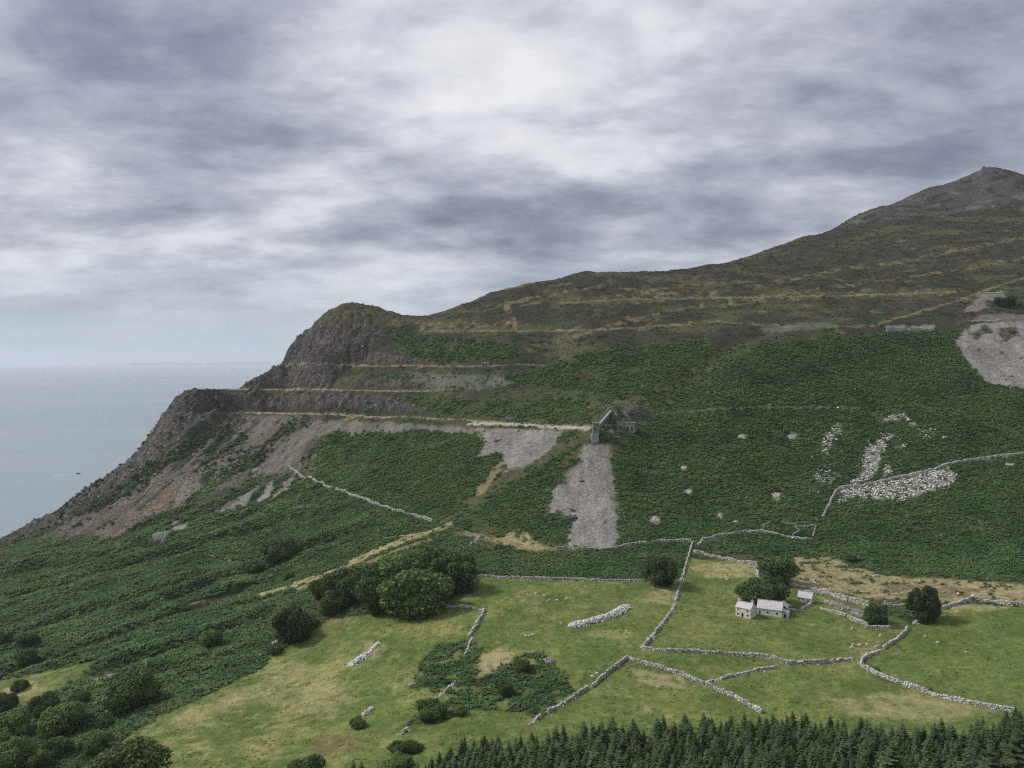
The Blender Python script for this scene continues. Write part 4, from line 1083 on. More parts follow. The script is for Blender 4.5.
part('broken_pier', M_CONC, t, lambda m: m.box(23.5, 25.0, 20, 21.4, 6, 19.0)); part('broken_pier', M_CONC, t, lambda m: m.box(28.5, 30.0, 22, 23.4, 6, 21.5))
part('loading_deck', M_CONC, t, lambda m: m.box(18.5, 33, 42.1, 48, 26.6, 27.2))
part('deck_hut', M_CONC, t, lambda m: (m.box(28, 31.5, 43, 47, 27.21, 29.8), m.box(27.6, 31.9, 42.6, 47.4, 29.8, 30.1)))
t = site('concrete_hut', 625.5, 430.5, R(-24), 'small flat roofed concrete hut right of the crushing mill', 'hut')
part('wall', M_CONC, t, lambda m: (m.slab(0, 8, 0, 0.6, -2, 6.2, [(1.0, 2.4, 0, 3.2), (4.8, 6.2, 0, 3.2)]), m.box(0, 0.6, 0.602, 6, -2, 6.2), m.slab(0.602, 7.398, 5.4, 6, -2, 6.2, []), m.box(7.4, 8, 0.602, 6, -2, 6.2)))
part('roof', M_CONC, t, lambda m: m.box(-0.4, 8.4, -0.4, 6.4, 6.2, 6.7))
for x in (1.02, 4.82): part('doorway_shade', M_DARK, t, lambda m: m.box(x, x + 1.36, 0.35, 0.45, 0, 3.18))  # dark sheets stand in for the shaded inside of the hut
part('window', M_DARK, t, lambda m: m.box(7.98, 8.02, 2.2, 3.8, 1.2, 3.8))  # dark panel on the wall, painted as a shaded window opening
t = site('track_hut', 505.5, 422.5, R(-8), 'grey roofless stone hut standing on the lowest quarry track', 'hut')
part('wall', M_GREY, t, lambda m: (m.slab(0, 9, 0, 0.6, -2, 4.6, [(1.5, 2.8, 0, 2.4), (5.5, 6.8, 1, 2.6)]), m.prism_x([(0.602, -2), (5, -2), (5, 5.2), (0.602, 4.6)], 0, 0.6), m.prism_x([(0.602, -2), (5, -2), (5, 5.8), (0.602, 4.6)], 8.4, 9), m.slab(0.602, 8.398, 4.4, 5, -2, 5.2, [])))
part('gable_stub', M_GREY, t, lambda m: m.box(2.5, 3.6, 4.42, 4.98, 5.2, 6.6))
part('doorway_shade', M_DARK, t, lambda m: m.box(1.52, 2.78, 0.3, 0.4, 0, 2.38))  # dark sheet across the door opening, in place of real shade
t = site('bench_hut', 482, 366, R(-6), 'small pale roofed hut on the uppermost quarry bench track', 'hut')
part('wall', M_CONCL, t, lambda m: (m.slab(0, 7, 0, 0.5, -2, 3.0, [(1, 2.2, 0, 2.1), (4, 5.2, 0.9, 2.0)]), m.box(0, 0.5, 0.502, 4.5, -2, 3), m.box(6.5, 7, 0.502, 4.5, -2, 3), m.slab(0.502, 6.498, 4, 4.5, -2, 3, [])))
part('roof', M_CONC, t, lambda m: m.prism_x([(-0.4, 3.0), (4.9, 3.6), (4.9, 3.85), (-0.4, 3.25)], -0.4, 7.4))
part('doorway_shade', M_DARK, t, lambda m: m.box(1.02, 2.18, 0.25, 0.35, 0, 2.08))  # shade within the door opening, made as a dark sheet
# retaining walls of the old workings, summit cairn, standing post
for (a, b, lab) in (((887, 331), (905, 331), 'left of two pale retaining walls at the top of the bracken slope'), ((909, 331), (934, 331), 'right and longer of two pale retaining walls above the bracken slope'),
                    ((972, 322), (1001, 321), 'retaining wall along the top of the big grey spoil fan'), ((984, 293.5), (1003, 293), 'pale edge wall of the small upper spoil tip')):
    stone_wall([a, b], lab, 4.2 if a[0] < 940 else 1.6, 1.4, M_WALL, 0.25, 1.0, 'retaining_wall', 'retaining wall', 'old quarry retaining walls')
stone_heap([(983, 150), (984.4, 150)], 1.6, 3.6, 240, 'small cairn of stones on the highest point of the mountain', 'cairn', 'cairn', M_GREYD, (1.2, 2.2))
p = spot(146, 667)
me = stone_mesh('standing_post', np.array([(0, 0, 1.2), (0.05, 0, 2.9), (0.1, 0.02, 3.5)]), np.array([(0.7, 0.6, 2.6), (0.55, 0.5, 1.0), (0.35, 0.4, 0.5)]), np.array([0.2, 0.3, 0.5]), M_PALE)
tag(obj('standing_stone', me, loc=p), 'upright pale stone above the large bush at lower left', 'standing stone')

# ------------------------------------------------------------------ sheep
def sheep_mesh(name, seed, grazing=True):
    bm = bmesh.new(); r = random.Random(seed)
    def ball(c, s, sub=2):
        g = bmesh.ops.create_icosphere(bm, subdivisions=sub, radius=0.5)
        for v in g['verts']:
            v.co = Vector((v.co.x * s[0], v.co.y * s[1], v.co.z * s[2])) * (1 + r.uniform(-.04, .04)) + Vector(c)
    ball((0, 0, 0.72), (1.15, 0.58, 0.62)); ball((0.42, 0, 0.80), (0.5, 0.42, 0.5), 1)
    hz_ = 0.38 if grazing else 1.08
    ball((0.62, 0, (0.8 + hz_) / 2), (0.32, 0.26, 0.55), 1); ball((0.78, 0, hz_), (0.38, 0.2, 0.24), 1)
    ball((-0.56, 0, 0.72), (0.14, 0.12, 0.34), 1)
    for x in (-0.36, 0.36):
        for y in (-0.17, 0.17):
            g = bmesh.ops.create_cone(bm, segments=6, radius1=0.045, radius2=0.085, depth=0.5, cap_ends=True)
            for v in g['verts']: v.co += Vector((x, y, 0.24))
    for y in (-0.13, 0.13): ball((0.66, y, hz_ + 0.08), (0.08, 0.16, 0.06), 1)
    me = bpy.data.meshes.new(name); bm.to_mesh(me); bm.free(); me.materials.append(M_WOOL)
    for q in me.polygons: q.use_smooth = True
    return me
SHEEP = [sheep_mesh('sheep', 1, True), sheep_mesh('sheep', 2, False)]
flocks = [([(535, 595), (544, 597), (548, 602), (557, 601.5), (566, 600)], 'the long stone heap'),
          ([(526, 637.5), (530, 637), (533, 636)], 'the middle of the left field'),
          ([(592, 678), (597, 675)], 'the slanting field wall'), ([(561, 625)], 'the left tip of the long stone heap'),
          ([(852, 630), (880, 637)], 'the short grass just below the ruins'),
          ([(851, 649), (853, 646), (859, 646.5), (867, 646), (876, 648)], 'the open wall end in the right fields'),
          ([(925, 638), (938, 644), (966, 654)], 'the bright green right field'), ([(727, 581)], 'the grass behind the white cottage'), ([(658, 689)], 'the pale bare patch above the spruces'),
          ([(196, 550), (212, 557.5), (230, 562)], 'the lone hillside bush')]
ordn = ['leftmost', 'second', 'third', 'fourth', 'fifth']
for pts, where in flocks:
    for k, (px, py) in enumerate(pts):
        p = spot(px, py)
        o = obj('sheep', SHEEP[(k + len(pts)) % 2], loc=p, rot=(0, 0, random.choice([0.2, 2.9, -0.5, 3.6, 0.9])), scale=1.25 if p.y < 600 else 1.6)
        n = len(pts)
        lab = f'white sheep standing by {where}' if n == 1 else (f'{"leftmost" if k == 0 else "rightmost" if k == n - 1 else ordn[k] + " from left"} of {["", "", "two", "three", "four", "five"][n]} white sheep near {where}')
        tag(o, lab, 'sheep', 'sheep in the fields')

# ------------------------------------------------------------------ fishing boat and its wake
u, s_ = ray_us(78, 474); d = -CAMZ / s_
bt = tag(obj('boat', None, loc=(u * d, d, 0), rot=(0, 0, R(28))), 'small dark boat heading right across the open sea', 'boat')
def hull(m):
    pr = [(-4.5, 1.3), (-2, 1.6), (2, 1.5), (4, 0.8), (5.4, 0.05)]
    for (xa, wa), (xb, wb) in zip(pr, pr[1:]):
        za, zb = 1.2 + max(0, xa) * 0.12, 1.2 + max(0, xb) * 0.12
        for sg in (-1, 1): m.quad((xa, sg * wa * 0.6, -0.4), (xb, sg * wb * 0.6, -0.4), (xb, sg * wb, zb), (xa, sg * wa, za))
        m.quad((xa, -wa, za - 0.2), (xb, -wb, zb - 0.2), (xb, wb, zb - 0.2), (xa, wa, za - 0.2))
    m.quad((-4.5, -0.78, -0.4), (-4.5, 0.78, -0.4), (-4.5, 1.3, 1.2), (-4.5, -1.3, 1.2))
part('hull', M_DARK, bt, hull)
cb = part('cabin', M_DARK, bt, lambda m: m.slab(-0.5, 2.2, -0.9, 0.9, 1.01, 3.2, [])); part('cabin_roof', M_GREY, cb, lambda m: m.box(-0.8, 2.4, -1.1, 1.1, 3.2, 3.35))
part('mast', M_DARK, bt, lambda m: m.box(-1.6, -1.45, -0.07, 0.08, 1.0, 5.2))
M_FOAM = plain('foam', (0.72, 0.75, 0.77), 0.6, 0.1)
def wake(m):
    L_, R_ = [], []
    for k in range(16):
        wd = (0.5 + 0.16 * k) * (1 + 0.3 * math.sin(k * 2.1)); L_.append((-5 - k * 3.0, -wd + 0.4 * math.sin(k), 0.12)); R_.append((-5 - k * 3.0, wd + 0.4 * math.sin(k), 0.12))
    i = len(m.v); m.v += L_ + R_
    m.f += [(i + k, i + k + 1, i + 17 + k, i + 16 + k) for k in range(15)]
wk = part('boat_wake', M_FOAM, None, wake); wk.location = bt.location; wk.rotation_euler = bt.rotation_euler
tag(wk, 'thin white wake trailing left behind the small boat', 'wake')
# ------------------------------------------------------------------ foliage
def leaf_material(name, c1, c2, c3, broad=0.0):
    m, b = new_mat(name)
    pos = b.n('ShaderNodeNewGeometry')
    oi = b.n('ShaderNodeObjectInfo')
    f = b.math('ADD', b.math('MULTIPLY', pos.outputs['Random Per Island'], 0.5), b.math('MULTIPLY', b.noise(pos.outputs['Position'], 0.35, 3), 0.6))
    col = b.ramp(f, [(0.2, c1), (0.52, c2), (0.85, c3)])
    v = b.math('ADD', 0.62, b.math('MULTIPLY', oi.outputs['Random'], 0.76))
    col = b.mix(1.0, col, b.n('ShaderNodeCombineColor', {0: v, 1: v, 2: v}).outputs[0], 'MULTIPLY')
    if broad:
        bn = b.noise(pos.outputs['Position'], broad, 5, 0.6)
        col = b.mix(1.0, col, b.ramp(bn, [(0.32, (0.50, 0.60, 0.62)), (0.5, (1.0, 1.0, 1.0)), (0.68, (1.42, 1.28, 1.02))]), 'MULTIPLY')
    df = b.n('ShaderNodeBsdfPrincipled', {'Base Color': col, 'Roughness': 0.75, 'Specular IOR Level': 0.2})
    tr = b.n('ShaderNodeBsdfTranslucent', {'Color': b.mix(1.0, col, (1.0, 1.1, 0.6), 'MULTIPLY')})
    mx = b.n('ShaderNodeMixShader', {0: 0.22, 1: df.outputs[0], 2: tr.outputs[0]})
    b.n('ShaderNodeOutputMaterial', {'Surface': mx.outputs[0]})
    return m
M_LEAF = leaf_material('leaves', (0.044, 0.076, 0.026), (0.092, 0.148, 0.046), (0.155, 0.225, 0.072))
M_LEAF2 = leaf_material('pale_leaves', (0.050, 0.082, 0.028), (0.10, 0.152, 0.050), (0.16, 0.22, 0.078))
M_DLEAF = leaf_material('dark_leaves', (0.028, 0.050, 0.021), (0.062, 0.102, 0.038), (0.115, 0.168, 0.058))
M_NEEDLE = leaf_material('needles', (0.034, 0.058, 0.026), (0.074, 0.116, 0.050), (0.130, 0.185, 0.078))
M_PINE = leaf_material('pale_needles', (0.045, 0.085, 0.032), (0.085, 0.145, 0.052), (0.13, 0.20, 0.075))
M_FERN = leaf_material('bracken', (0.041, 0.080, 0.032), (0.080, 0.145, 0.053), (0.130, 0.210, 0.078), 0.035)
M_BARK = plain('bark', (0.09, 0.075, 0.06), 0.95, 0.4, 3.0)

def quads_mesh(name, c, n, size, mat, asp=0.7):
    """leaf quads: centres, normals, sizes"""
    k = len(c)
    n = n / (np.linalg.norm(n, axis=1, keepdims=True) + 1e-9)
    a = np.cross(n, rng.normal(size=(k, 3))); a /= np.linalg.norm(a, axis=1, keepdims=True) + 1e-9
    b = np.cross(n, a)
    s = size[:, None]
    bend = n * s * rng.uniform(-0.25, 0.25, (k, 1))
    v = np.stack([c - a * s, c - b * s * asp + bend, c + a * s, c + b * s * asp + bend], 1)
    return mesh_from(name, v.reshape(-1, 3), np.arange(k * 4).reshape(-1, 4), mat)

def crown_mesh(name, seed, n, mat, leaf=0.055, flat=0.8, lobes=15, big=1.0):
    """crown about 1 wide (radius .5), from z=0.12 to 1*flat, of leaf sprays on uneven lobes"""
    r = np.random.default_rng(seed)
    d0 = r.normal(size=(lobes, 3)); d0 /= np.linalg.norm(d0, axis=1, keepdims=True)
    Rd = r.uniform(0.10, 0.19, lobes) * big
    C = d0 * ((0.5 - Rd) * r.uniform(0.75, 1.16, lobes))[:, None] * np.array([1, 1, 0.86 * flat]) + np.array([0, 0, 0.5 * flat])
    C = np.vstack([C, [[0, 0, 0.46 * flat]]]); Rd = np.append(Rd, 0.29)
    w = Rd ** 2; i = r.choice(len(C), n, p=w / w.sum())
    d = r.normal(size=(n, 3)); d[:, 2] += 0.25; d /= np.linalg.norm(d, axis=1, keepdims=True)
    p = C[i] + d * (Rd[i] * r.uniform(0.72, 1.08, n))[:, None] * np.array([1, 1, 0.9])
    keep = p[:, 2] > 0.04
    p, d = p[keep], d[keep]
    nn = d + r.normal(0, 0.55, d.shape)
    return quads_mesh(name, p, nn, leaf * r.uniform(0.6, 1.25, len(p)) * 0.5 * 1.4, mat)

def trunk_mesh(name, seed, lean=0.03):
    r = random.Random(seed); m = MB()
    def limb(a, b, ra, rb, k=6):
        a, b = Vector(a), Vector(b); d = (b - a).normalized(); x = d.orthogonal().normalized(); y = d.cross(x)
        for i in range(k):
            t0, t1 = 2 * math.pi * i / k, 2 * math.pi * (i + 1) / k
            o0, o1 = x * math.cos(t0) + y * math.sin(t0), x * math.cos(t1) + y * math.sin(t1)
            m.quad(a + o0 * ra, a + o1 * ra, b + o1 * rb, b + o0 * rb)
    top = (r.uniform(-.03, .03), r.uniform(-.03, .03), 0.36)
    limb((0, 0, -0.08), top, 0.045, 0.03)
    for k in range(6):
        a = k * 1.05 + r.uniform(-.3, .3); q = r.uniform(0.16, 0.32)
        limb(top, (q * math.cos(a), q * math.sin(a), r.uniform(0.45, 0.66)), 0.02, 0.006)
    me = bpy.data.meshes.new(name); me.from_pydata(m.v, [], m.f); me.materials.append(M_BARK)
    return me

CROWNS = {'mid': [crown_mesh('crown', 10 + i, 9000, M_LEAF, 0.036, lobes=15, big=1.25) for i in range(4)],
          'dark': [crown_mesh('crown', 20 + i, 9000, M_DLEAF, 0.036, lobes=20, big=1.1) for i in range(3)],
          'pale': [crown_mesh('crown', 30 + i, 9000, M_LEAF2, 0.036, lobes=15, big=1.25) for i in range(3)]}
TRUNKS = [trunk_mesh('trunk', i) for i in range(3)]

def tree(px, py, wpx, hpx, kind_, label, name='broadleaf_tree', cat='tree', group=None, at_=None):
    """tree whose foot is seen at (px,py); width and height follow from its distance"""
    p = at_ or spot(px, py)
    k = p.y / FPX
    w, h = wpx * k * 1.04, hpx * k * 0.97
    t = tag(obj(name, None, loc=(p.x, p.y, p.z), rot=(0, 0, random.uniform(0, 6))), label, cat, group)
    obj('crown', random.choice(CROWNS[kind_]), t, loc=(0, 0, -0.16 * h), scale=(w * random.uniform(0.88, 1.1), w * random.uniform(0.85, 1.1), h * 1.12 / 0.8))
    obj('trunk', random.choice(TRUNKS), t, scale=(w * 0.8, w * 0.8, h))
    return t

T = [
    (417, 613, 78, 50, 'mid', 'largest rounded tree at the front right of the tree cluster'), (381, 612, 58, 42, 'mid', 'round tree at the front of the cluster left of the largest'),
    (346, 604, 50, 40, 'dark', 'dark tree in the left middle of the tree cluster'), (332, 613, 34, 26, 'mid', 'small round tree at the left front corner of the tree cluster'),
    (452, 592, 52, 42, 'dark', 'dark tree at the right end of the tree cluster'), (428, 577, 56, 36, 'mid', 'tree at the back right of the cluster behind the largest'),
    (396, 582, 52, 34, 'mid', 'tree at the back centre of the tree cluster'), (366, 590, 46, 34, 'mid', 'tree at the back left of the tree cluster'),
    (462, 574, 30, 24, 'dark', 'small dark tree at the back right edge of the cluster'), (322, 598, 30, 22, 'mid', 'small tree at the back left edge of the cluster'),
    (293, 641, 44, 40, 'dark', 'dark bushy tree on the field edge left of the cluster'), (212, 646, 28, 20, 'mid', 'small lone bush in the bracken above the left field'),
    (278, 559, 42, 26, 'dark', 'lone dark round bush high on the left hillside'), (251, 574, 22, 15, 'dark', 'smaller bush just below the lone hillside bush'),
    (660, 585, 38, 35, 'dark', 'single dark round tree at the right end of the long field wall'), (777, 583, 37, 31, 'dark', 'upper of the two dark trees behind the cottages'),
    (763, 603, 46, 30, 'dark', 'lower of the two dark trees, behind the long house roof'), (877, 624, 27, 24, 'dark', 'smaller round tree beside the ruined walls'),
    (923, 620, 36, 40, 'dark', 'largest lone dark tree above the bright green field'), (852, 561, 14, 8, 'dark', 'small dark bush in the bracken above the lone trees'),
    (133, 707, 54, 42, 'mid', 'large pale green bush below the standing stone'), (66, 733, 52, 38, 'mid', 'wide spreading bush at lower left'), (44, 718, 30, 28, 'pale', 'pale green bush behind the wide spreading bush'),
    (132, 790, 92, 52, 'pale', 'large leafy tree cut by the bottom edge at left'), (92, 792, 50, 40, 'mid', 'leafy tree left of the large bottom edge tree'), (310, 786, 48, 34, 'mid', 'round bush cut by the bottom edge below the left field'),
    (16, 772, 44, 40, 'mid', 'large bush in the bottom left corner'), (14, 738, 40, 30, 'pale', 'pale bush on the left edge above the corner bush'), (40, 770, 28, 22, 'pale', 'small pale bush right of the corner bush'),
    (28, 648, 22, 16, 'dark', 'upper of two small dark bushes near the left edge'), (26, 662, 24, 15, 'dark', 'lower of two small dark bushes near the left edge'), (4, 645, 20, 16, 'dark', 'dark bush half cut by the left edge'),
    (4, 712, 26, 22, 'mid', 'bush on the left edge below the pale meadow strip'), (505, 695, 18, 16, 'dark', 'dark brown bush in the middle of the bracken patch'), (521, 671, 22, 14, 'mid', 'low green bush at the top of the bracken patch'),
    (430, 717, 34, 20, 'mid', 'wide low bush at the lower left of the bracken patch'), (358, 727, 20, 12, 'mid', 'little green bush in the lower left field'), (461, 715, 14, 10, 'mid', 'tiny bush right of the wide low bush'),
    (405, 752, 34, 14, 'mid', 'low shrub on the grass left of the plantation'), (80, 705, 26, 16, 'mid', 'low bush left of the large pale green bush'), (105, 727, 22, 14, 'mid', 'small bush under the large pale green bush'),
    (20, 690, 20, 14, 'mid', 'low bush at the right end of the pale meadow strip near the left edge'), (95, 752, 36, 24, 'pale', 'pale leafy bush above the bottom edge trees at lower left'), (58, 756, 30, 22, 'mid', 'green bush between the corner bush and the bottom edge trees'),
    (150, 690, 20, 12, 'mid', 'small bush right of the large pale green bush'), (5, 760, 30, 30, 'pale', 'pale bush cut by the left edge near the bottom corner'), (185, 612, 14, 8, 'dark', 'tiny dark bush on the furrow left of the small lone bush'),
    (310, 628, 22, 16, 'mid', 'low bush joining the tree cluster to the left hedge tree'), (275, 652, 18, 10, 'mid', 'low scrub at the foot of the left hedge tree'), (440, 600, 26, 18, 'dark', 'dark shrub under the right end of the tree cluster'), (398, 768, 30, 16, 'mid', 'shrub at the bottom edge left of the plantation'),
    (290, 578, 10, 6, 'dark', 'tiny dark bush below the lone hillside bush'), (1006, 306, 22, 12, 'dark', 'dark scrub above the big grey spoil fan'),
]
bush_w = ('bush', 'scrub', 'shrub')
for px, py, w, h, kd, lab in T:
    b_ = any(q in lab for q in bush_w)
    tree(px, py, w, h, kd, lab, 'bush' if b_ else 'broadleaf_tree', 'bush' if b_ else 'tree', None)

# ------------------------------------------------------------------ spruces
def spruce_mesh(name, seed, mat, whorls=13, per=9, H=1.0, Rr=0.27, droop=0.22):
    r = np.random.default_rng(seed); V = []; Fc = []
    def strip(a, d, L, wd, dr):
        side = np.cross(d, (0, 0, 1.0)); side /= np.linalg.norm(side) + 1e-9
        i = len(V); q = []
        for k, (t, ww) in enumerate(((0.0, 0.35), (0.5, 1.0), (1.0, 0.08))):
            c = a + d * L * t + np.array([0, 0, -dr * L * t * t]); tilt = np.array([0, 0, -0.4 * wd * ww])
            V.extend([c - side * wd * ww + tilt, c + np.array([0, 0, 0.15 * wd * ww]), c + side * wd * ww + tilt])
        for k in range(2):
            b0 = i + k * 3
            Fc.extend([(b0, b0 + 1, b0 + 4, b0 + 3), (b0 + 1, b0 + 2, b0 + 5, b0 + 4)])
    for k in range(whorls):
        f = k / (whorls - 1); zz = 0.08 + 0.88 * f; L = Rr * (1 - f) ** 0.72 + 0.02
        m = max(4, int(per * (1 - 0.45 * f)))
        for j in range(m):
            a = 2 * math.pi * (j + r.uniform(-.35, .35)) / m + k * 0.7; up = 0.05 + 0.5 * f
            d = np.array([math.cos(a), math.sin(a), up]); d /= np.linalg.norm(d)
            LL = L * r.uniform(0.72, 1.15); base = np.array([0, 0, zz + r.uniform(-.02, .02)])
            strip(base, d, LL, LL * 0.22 + 0.012, droop * (1 - f) + 0.1)
            for sg in (-1, 1):                       # side sprays
                for t in (0.4, 0.7):
                    dd = d + sg * np.array([-math.sin(a), math.cos(a), 0]) * r.uniform(0.7, 1.1); dd /= np.linalg.norm(dd)
                    strip(base + d * LL * t + np.array([0, 0, -droop * LL * t * t]), dd, LL * 0.36 * (1.25 - t), LL * 0.10 + 0.008, 0.3)
    strip(np.array([0, 0, 0.93]), np.array([0.05, 0, 1.0]), 0.05, 0.014, 0); strip(np.array([0, 0, 0.93]), np.array([0, 0.05, 1.0]), 0.05, 0.014, 0)
    return mesh_from(name, np.array(V), np.array(Fc), mat)
SPRUCE = [spruce_mesh('crown', 40 + i, M_NEEDLE, 13 + i % 3, 9, Rr=0.30 + 0.03 * (i % 3)) for i in range(5)]
PINE = [spruce_mesh('crown', 60 + i, M_PINE, 14, 12, Rr=0.40, droop=0.05) for i in range(2)]
_m = MB()
for i in range(6):
    a0, a1 = i * math.pi / 3, (i + 1) * math.pi / 3
    _m.quad((0.022 * math.cos(a0), 0.022 * math.sin(a0), -0.06), (0.022 * math.cos(a1), 0.022 * math.sin(a1), -0.06), (0.003 * math.cos(a1), 0.003 * math.sin(a1), 0.93), (0.003 * math.cos(a0), 0.003 * math.sin(a0), 0.93))
STEM = bpy.data.meshes.new('trunk'); STEM.from_pydata(_m.v, [], _m.f); STEM.materials.append(M_BARK)

# plantation edge as seen: top of the trees along the picture
edge = [(340, 766), (360, 757), (395, 757), (432, 756), (446, 741), (470, 732), (520, 728), (560, 722), (600, 716), (660, 712), (720, 712), (800, 712), (880, 718), (960, 720), (1000, 708), (1040, 700), (1100, 690)]
ex, ey = zip(*edge)
cand = []
PXY = [(spot(893, 792).x, spot(893, 792).y, 4.5), (spot(925, 798).x, spot(925, 798).y, 3.0), (spot(862, 800).x, spot(862, 800).y, 3.0)]
sp = 4.3
for j in range(30):
    for i in range(-55, 85):
        x = (i + 0.5 * (j % 2)) * sp + random.uniform(-1.7, 1.7); y = 255 + j * sp * 0.9 + random.uniform(-1.6, 1.6)
        if y > 350: continue
        h = random.triangular(4.6, 11.0, 6.6) * (1 + 0.12 * math.sin(x * 0.05) )
        z = gz(x, y)
        c = CAMROT.transposed() @ Vector((x, y, z + h - CAMZ))
        tx, ty = 512 + c.x / -c.z * FPX, 384 - c.y / -c.z * FPX
        if tx < 335 or tx > 1090 or ty > 800: continue
        if ty < np.interp(tx, ex, ey) + random.uniform(-3, 5): continue
        if any(abs(x - a) < w2 and y < b_ + 3.0 for a, b_, w2 in PXY): continue
        cand.append((ty, x, y, z, h))
cand.sort()
print('conifers', len(cand), sum(c[0] < 772 for c in cand))
front = cand[:300] if len(cand) > 300 else cand
conif_stuff = cand[300:]
for k, (ty, x, y, z, h) in enumerate(front):
    t = tag(obj('spruce_tree', None, loc=(x, y, z), rot=(random.uniform(-.07, .07), random.uniform(-.07, .07), random.uniform(0, 6))), 'dark green spruce in the dense plantation along the bottom of the picture', 'spruce', 'spruces of the plantation')
    w = h * random.uniform(0.88, 1.15)
    obj('crown', SPRUCE[k % 5], t, scale=(w, w, h)); obj('trunk', STEM, t, scale=(h, h, h))
for px, py, h, lab, mesh in ((893, 792, 17, 'bright green young pine rising at the bottom edge among dark spruces', PINE[0]), (925, 798, 13, 'bright green pine right of the larger bottom edge pine', PINE[1]), (862, 800, 13, 'bright green pine left of the larger bottom edge pine', PINE[1]),
                             (1020, 790, 24, 'tallest dark conifer in the bottom right corner', SPRUCE[1]), (990, 800, 20, 'tall dark conifer just left of the corner conifer', SPRUCE[3]), (965, 806, 17, 'broad dark conifer between the pines and the corner conifers', SPRUCE[2]), (1015, 830, 17, 'bright green conifer cut by the bottom right corner', PINE[0])):
    p = spot(px, py)
    t = tag(obj('conifer', None, loc=p), lab, 'conifer'); obj('crown', mesh, t, scale=(h * 1.05, h * 1.05, h)); obj('trunk', STEM, t, scale=h)
# ------------------------------------------------------------------ uncountable ground cover, set on points
def scatter(name, pts, scl, yaw, idx, meshes, label, cat, tilt=0.15):
    me = bpy.data.meshes.new(name); me.vertices.add(len(pts)); me.vertices.foreach_set('co', np.asarray(pts, np.float32).ravel())
    rot = np.stack([rng.uniform(-tilt, tilt, len(pts)), rng.uniform(-tilt, tilt, len(pts)), yaw], -1)
    a = me.attributes.new('rot', 'FLOAT_VECTOR', 'POINT'); a.data.foreach_set('vector', rot.astype(np.float32).ravel())
    a = me.attributes.new('scl', 'FLOAT_VECTOR', 'POINT'); a.data.foreach_set('vector', np.asarray(scl, np.float32).ravel())
    a = me.attributes.new('idx', 'INT', 'POINT'); a.data.foreach_set('value', np.asarray(idx, np.int32))
    c = bpy.data.collections.new(name + '_pieces')
    for k, m in enumerate(meshes):
        c.objects.link(bpy.data.objects.new(f'{name}_piece', m))
    g = bpy.data.node_groups.new(name, 'GeometryNodeTree')
    g.interface.new_socket('Geometry', in_out='INPUT', socket_type='NodeSocketGeometry'); g.interface.new_socket('Geometry', in_out='OUTPUT', socket_type='NodeSocketGeometry')
    b = NB(g)
    gi, go = b.n('NodeGroupInput'), b.n('NodeGroupOutput')
    ci = b.n('GeometryNodeCollectionInfo', {'Collection': c, 'Separate Children': True, 'Reset Children': True})
    def at(nm, ty): return b.n('GeometryNodeInputNamedAttribute', {'Name': nm}, data_type=ty).outputs[0]
    rt = b.n('FunctionNodeEulerToRotation', {0: at('rot', 'FLOAT_VECTOR')})
    ip = b.n('GeometryNodeInstanceOnPoints', {'Points': gi.outputs[0], 'Instance': ci.outputs[0], 'Pick Instance': True, 'Instance Index': at('idx', 'INT'), 'Rotation': rt.outputs[0], 'Scale': at('scl', 'FLOAT_VECTOR')})
    g.links.new(ip.outputs[0], go.inputs[0])
    o = obj(name, me); md = o.modifiers.new('pieces', 'NODES'); md.node_group = g
    return kind(o, 'stuff', label, cat)

AREA = np.zeros_like(X)
AREA[:-1, :-1] = (np.diff(X, axis=1)[:-1] * np.diff(GY)[:, None])
VIEW = (PXU > -60) & (PXU < 1090) & (Y > 240) & (Y < 1450)
def sample(density):
    """random places with a given density per square metre"""
    lam = AREA * density * VIEW
    n = rng.poisson(lam)
    j, i = np.nonzero(n)
    r = np.repeat(np.arange(len(j)), n[j, i]); j, i = j[r], i[r]
    a, c = rng.random(len(j)), rng.random(len(j))
    j2, i2 = np.minimum(j + 1, nr - 1), np.minimum(i + 1, nc - 1)
    y = GY[j] + (GY[j2] - GY[j]) * a; u = GU[i] + (GU[i2] - GU[i]) * c
    return u * y, y, j, i

def fern_mesh(seed):
    r = np.random.default_rng(seed); V = []; Fc = []
    for k in range(13):
        a = r.uniform(0, 6.28); L = r.uniform(0.55, 1.0); up = r.uniform(0.55, 1.5)
        d = np.array([math.cos(a), math.sin(a), 0]); s = np.array([-d[1], d[0], 0]); o = r.normal(0, 0.22, 3) * (1, 1, 0)
        i = len(V)
        for t, w, h in ((0.05, 0.10, 0.25), (0.5, 0.24, 0.62), (1.0, 0.02, 0.42)):
            c = o + d * L * t + np.array([0, 0, h * up])
            V += [c - s * w * L - (0, 0, 0.06), c + s * w * L - (0, 0, 0.06)]
        Fc += [(i, i + 1, i + 3, i + 2), (i + 2, i + 3, i + 5, i + 4)]
    return mesh_from('fern_clump', np.array(V), np.array(Fc), M_FERN)
FERNS = [fern_mesh(300 + i) for i in range(4)]
for pts, lab, h, w, ru in walls:
    BRK = BRK * (1 - stroke(pts, w * 0.5 + 0.9, 0.5, 0.2))
clump = sstep(-0.55, 0.2, fbm(X / 1.5, Y, 6.5, 3, 301))
far = sstep(450, 1000, Y)
x, y, j, i = sample(np.where(BRK > 0.3, BRK, 0) ** 1.8 * (0.35 + 0.65 * clump) * (0.75 - 0.30 * far))
print('ferns', len(x))
s = (0.92 + 0.30 * far[j, i] + 0.5 * np.clip(LRIDGE[j, i], 0, 1)) * rng.uniform(0.7, 1.35, len(x)) * (0.75 + 0.45 * clump[j, i])
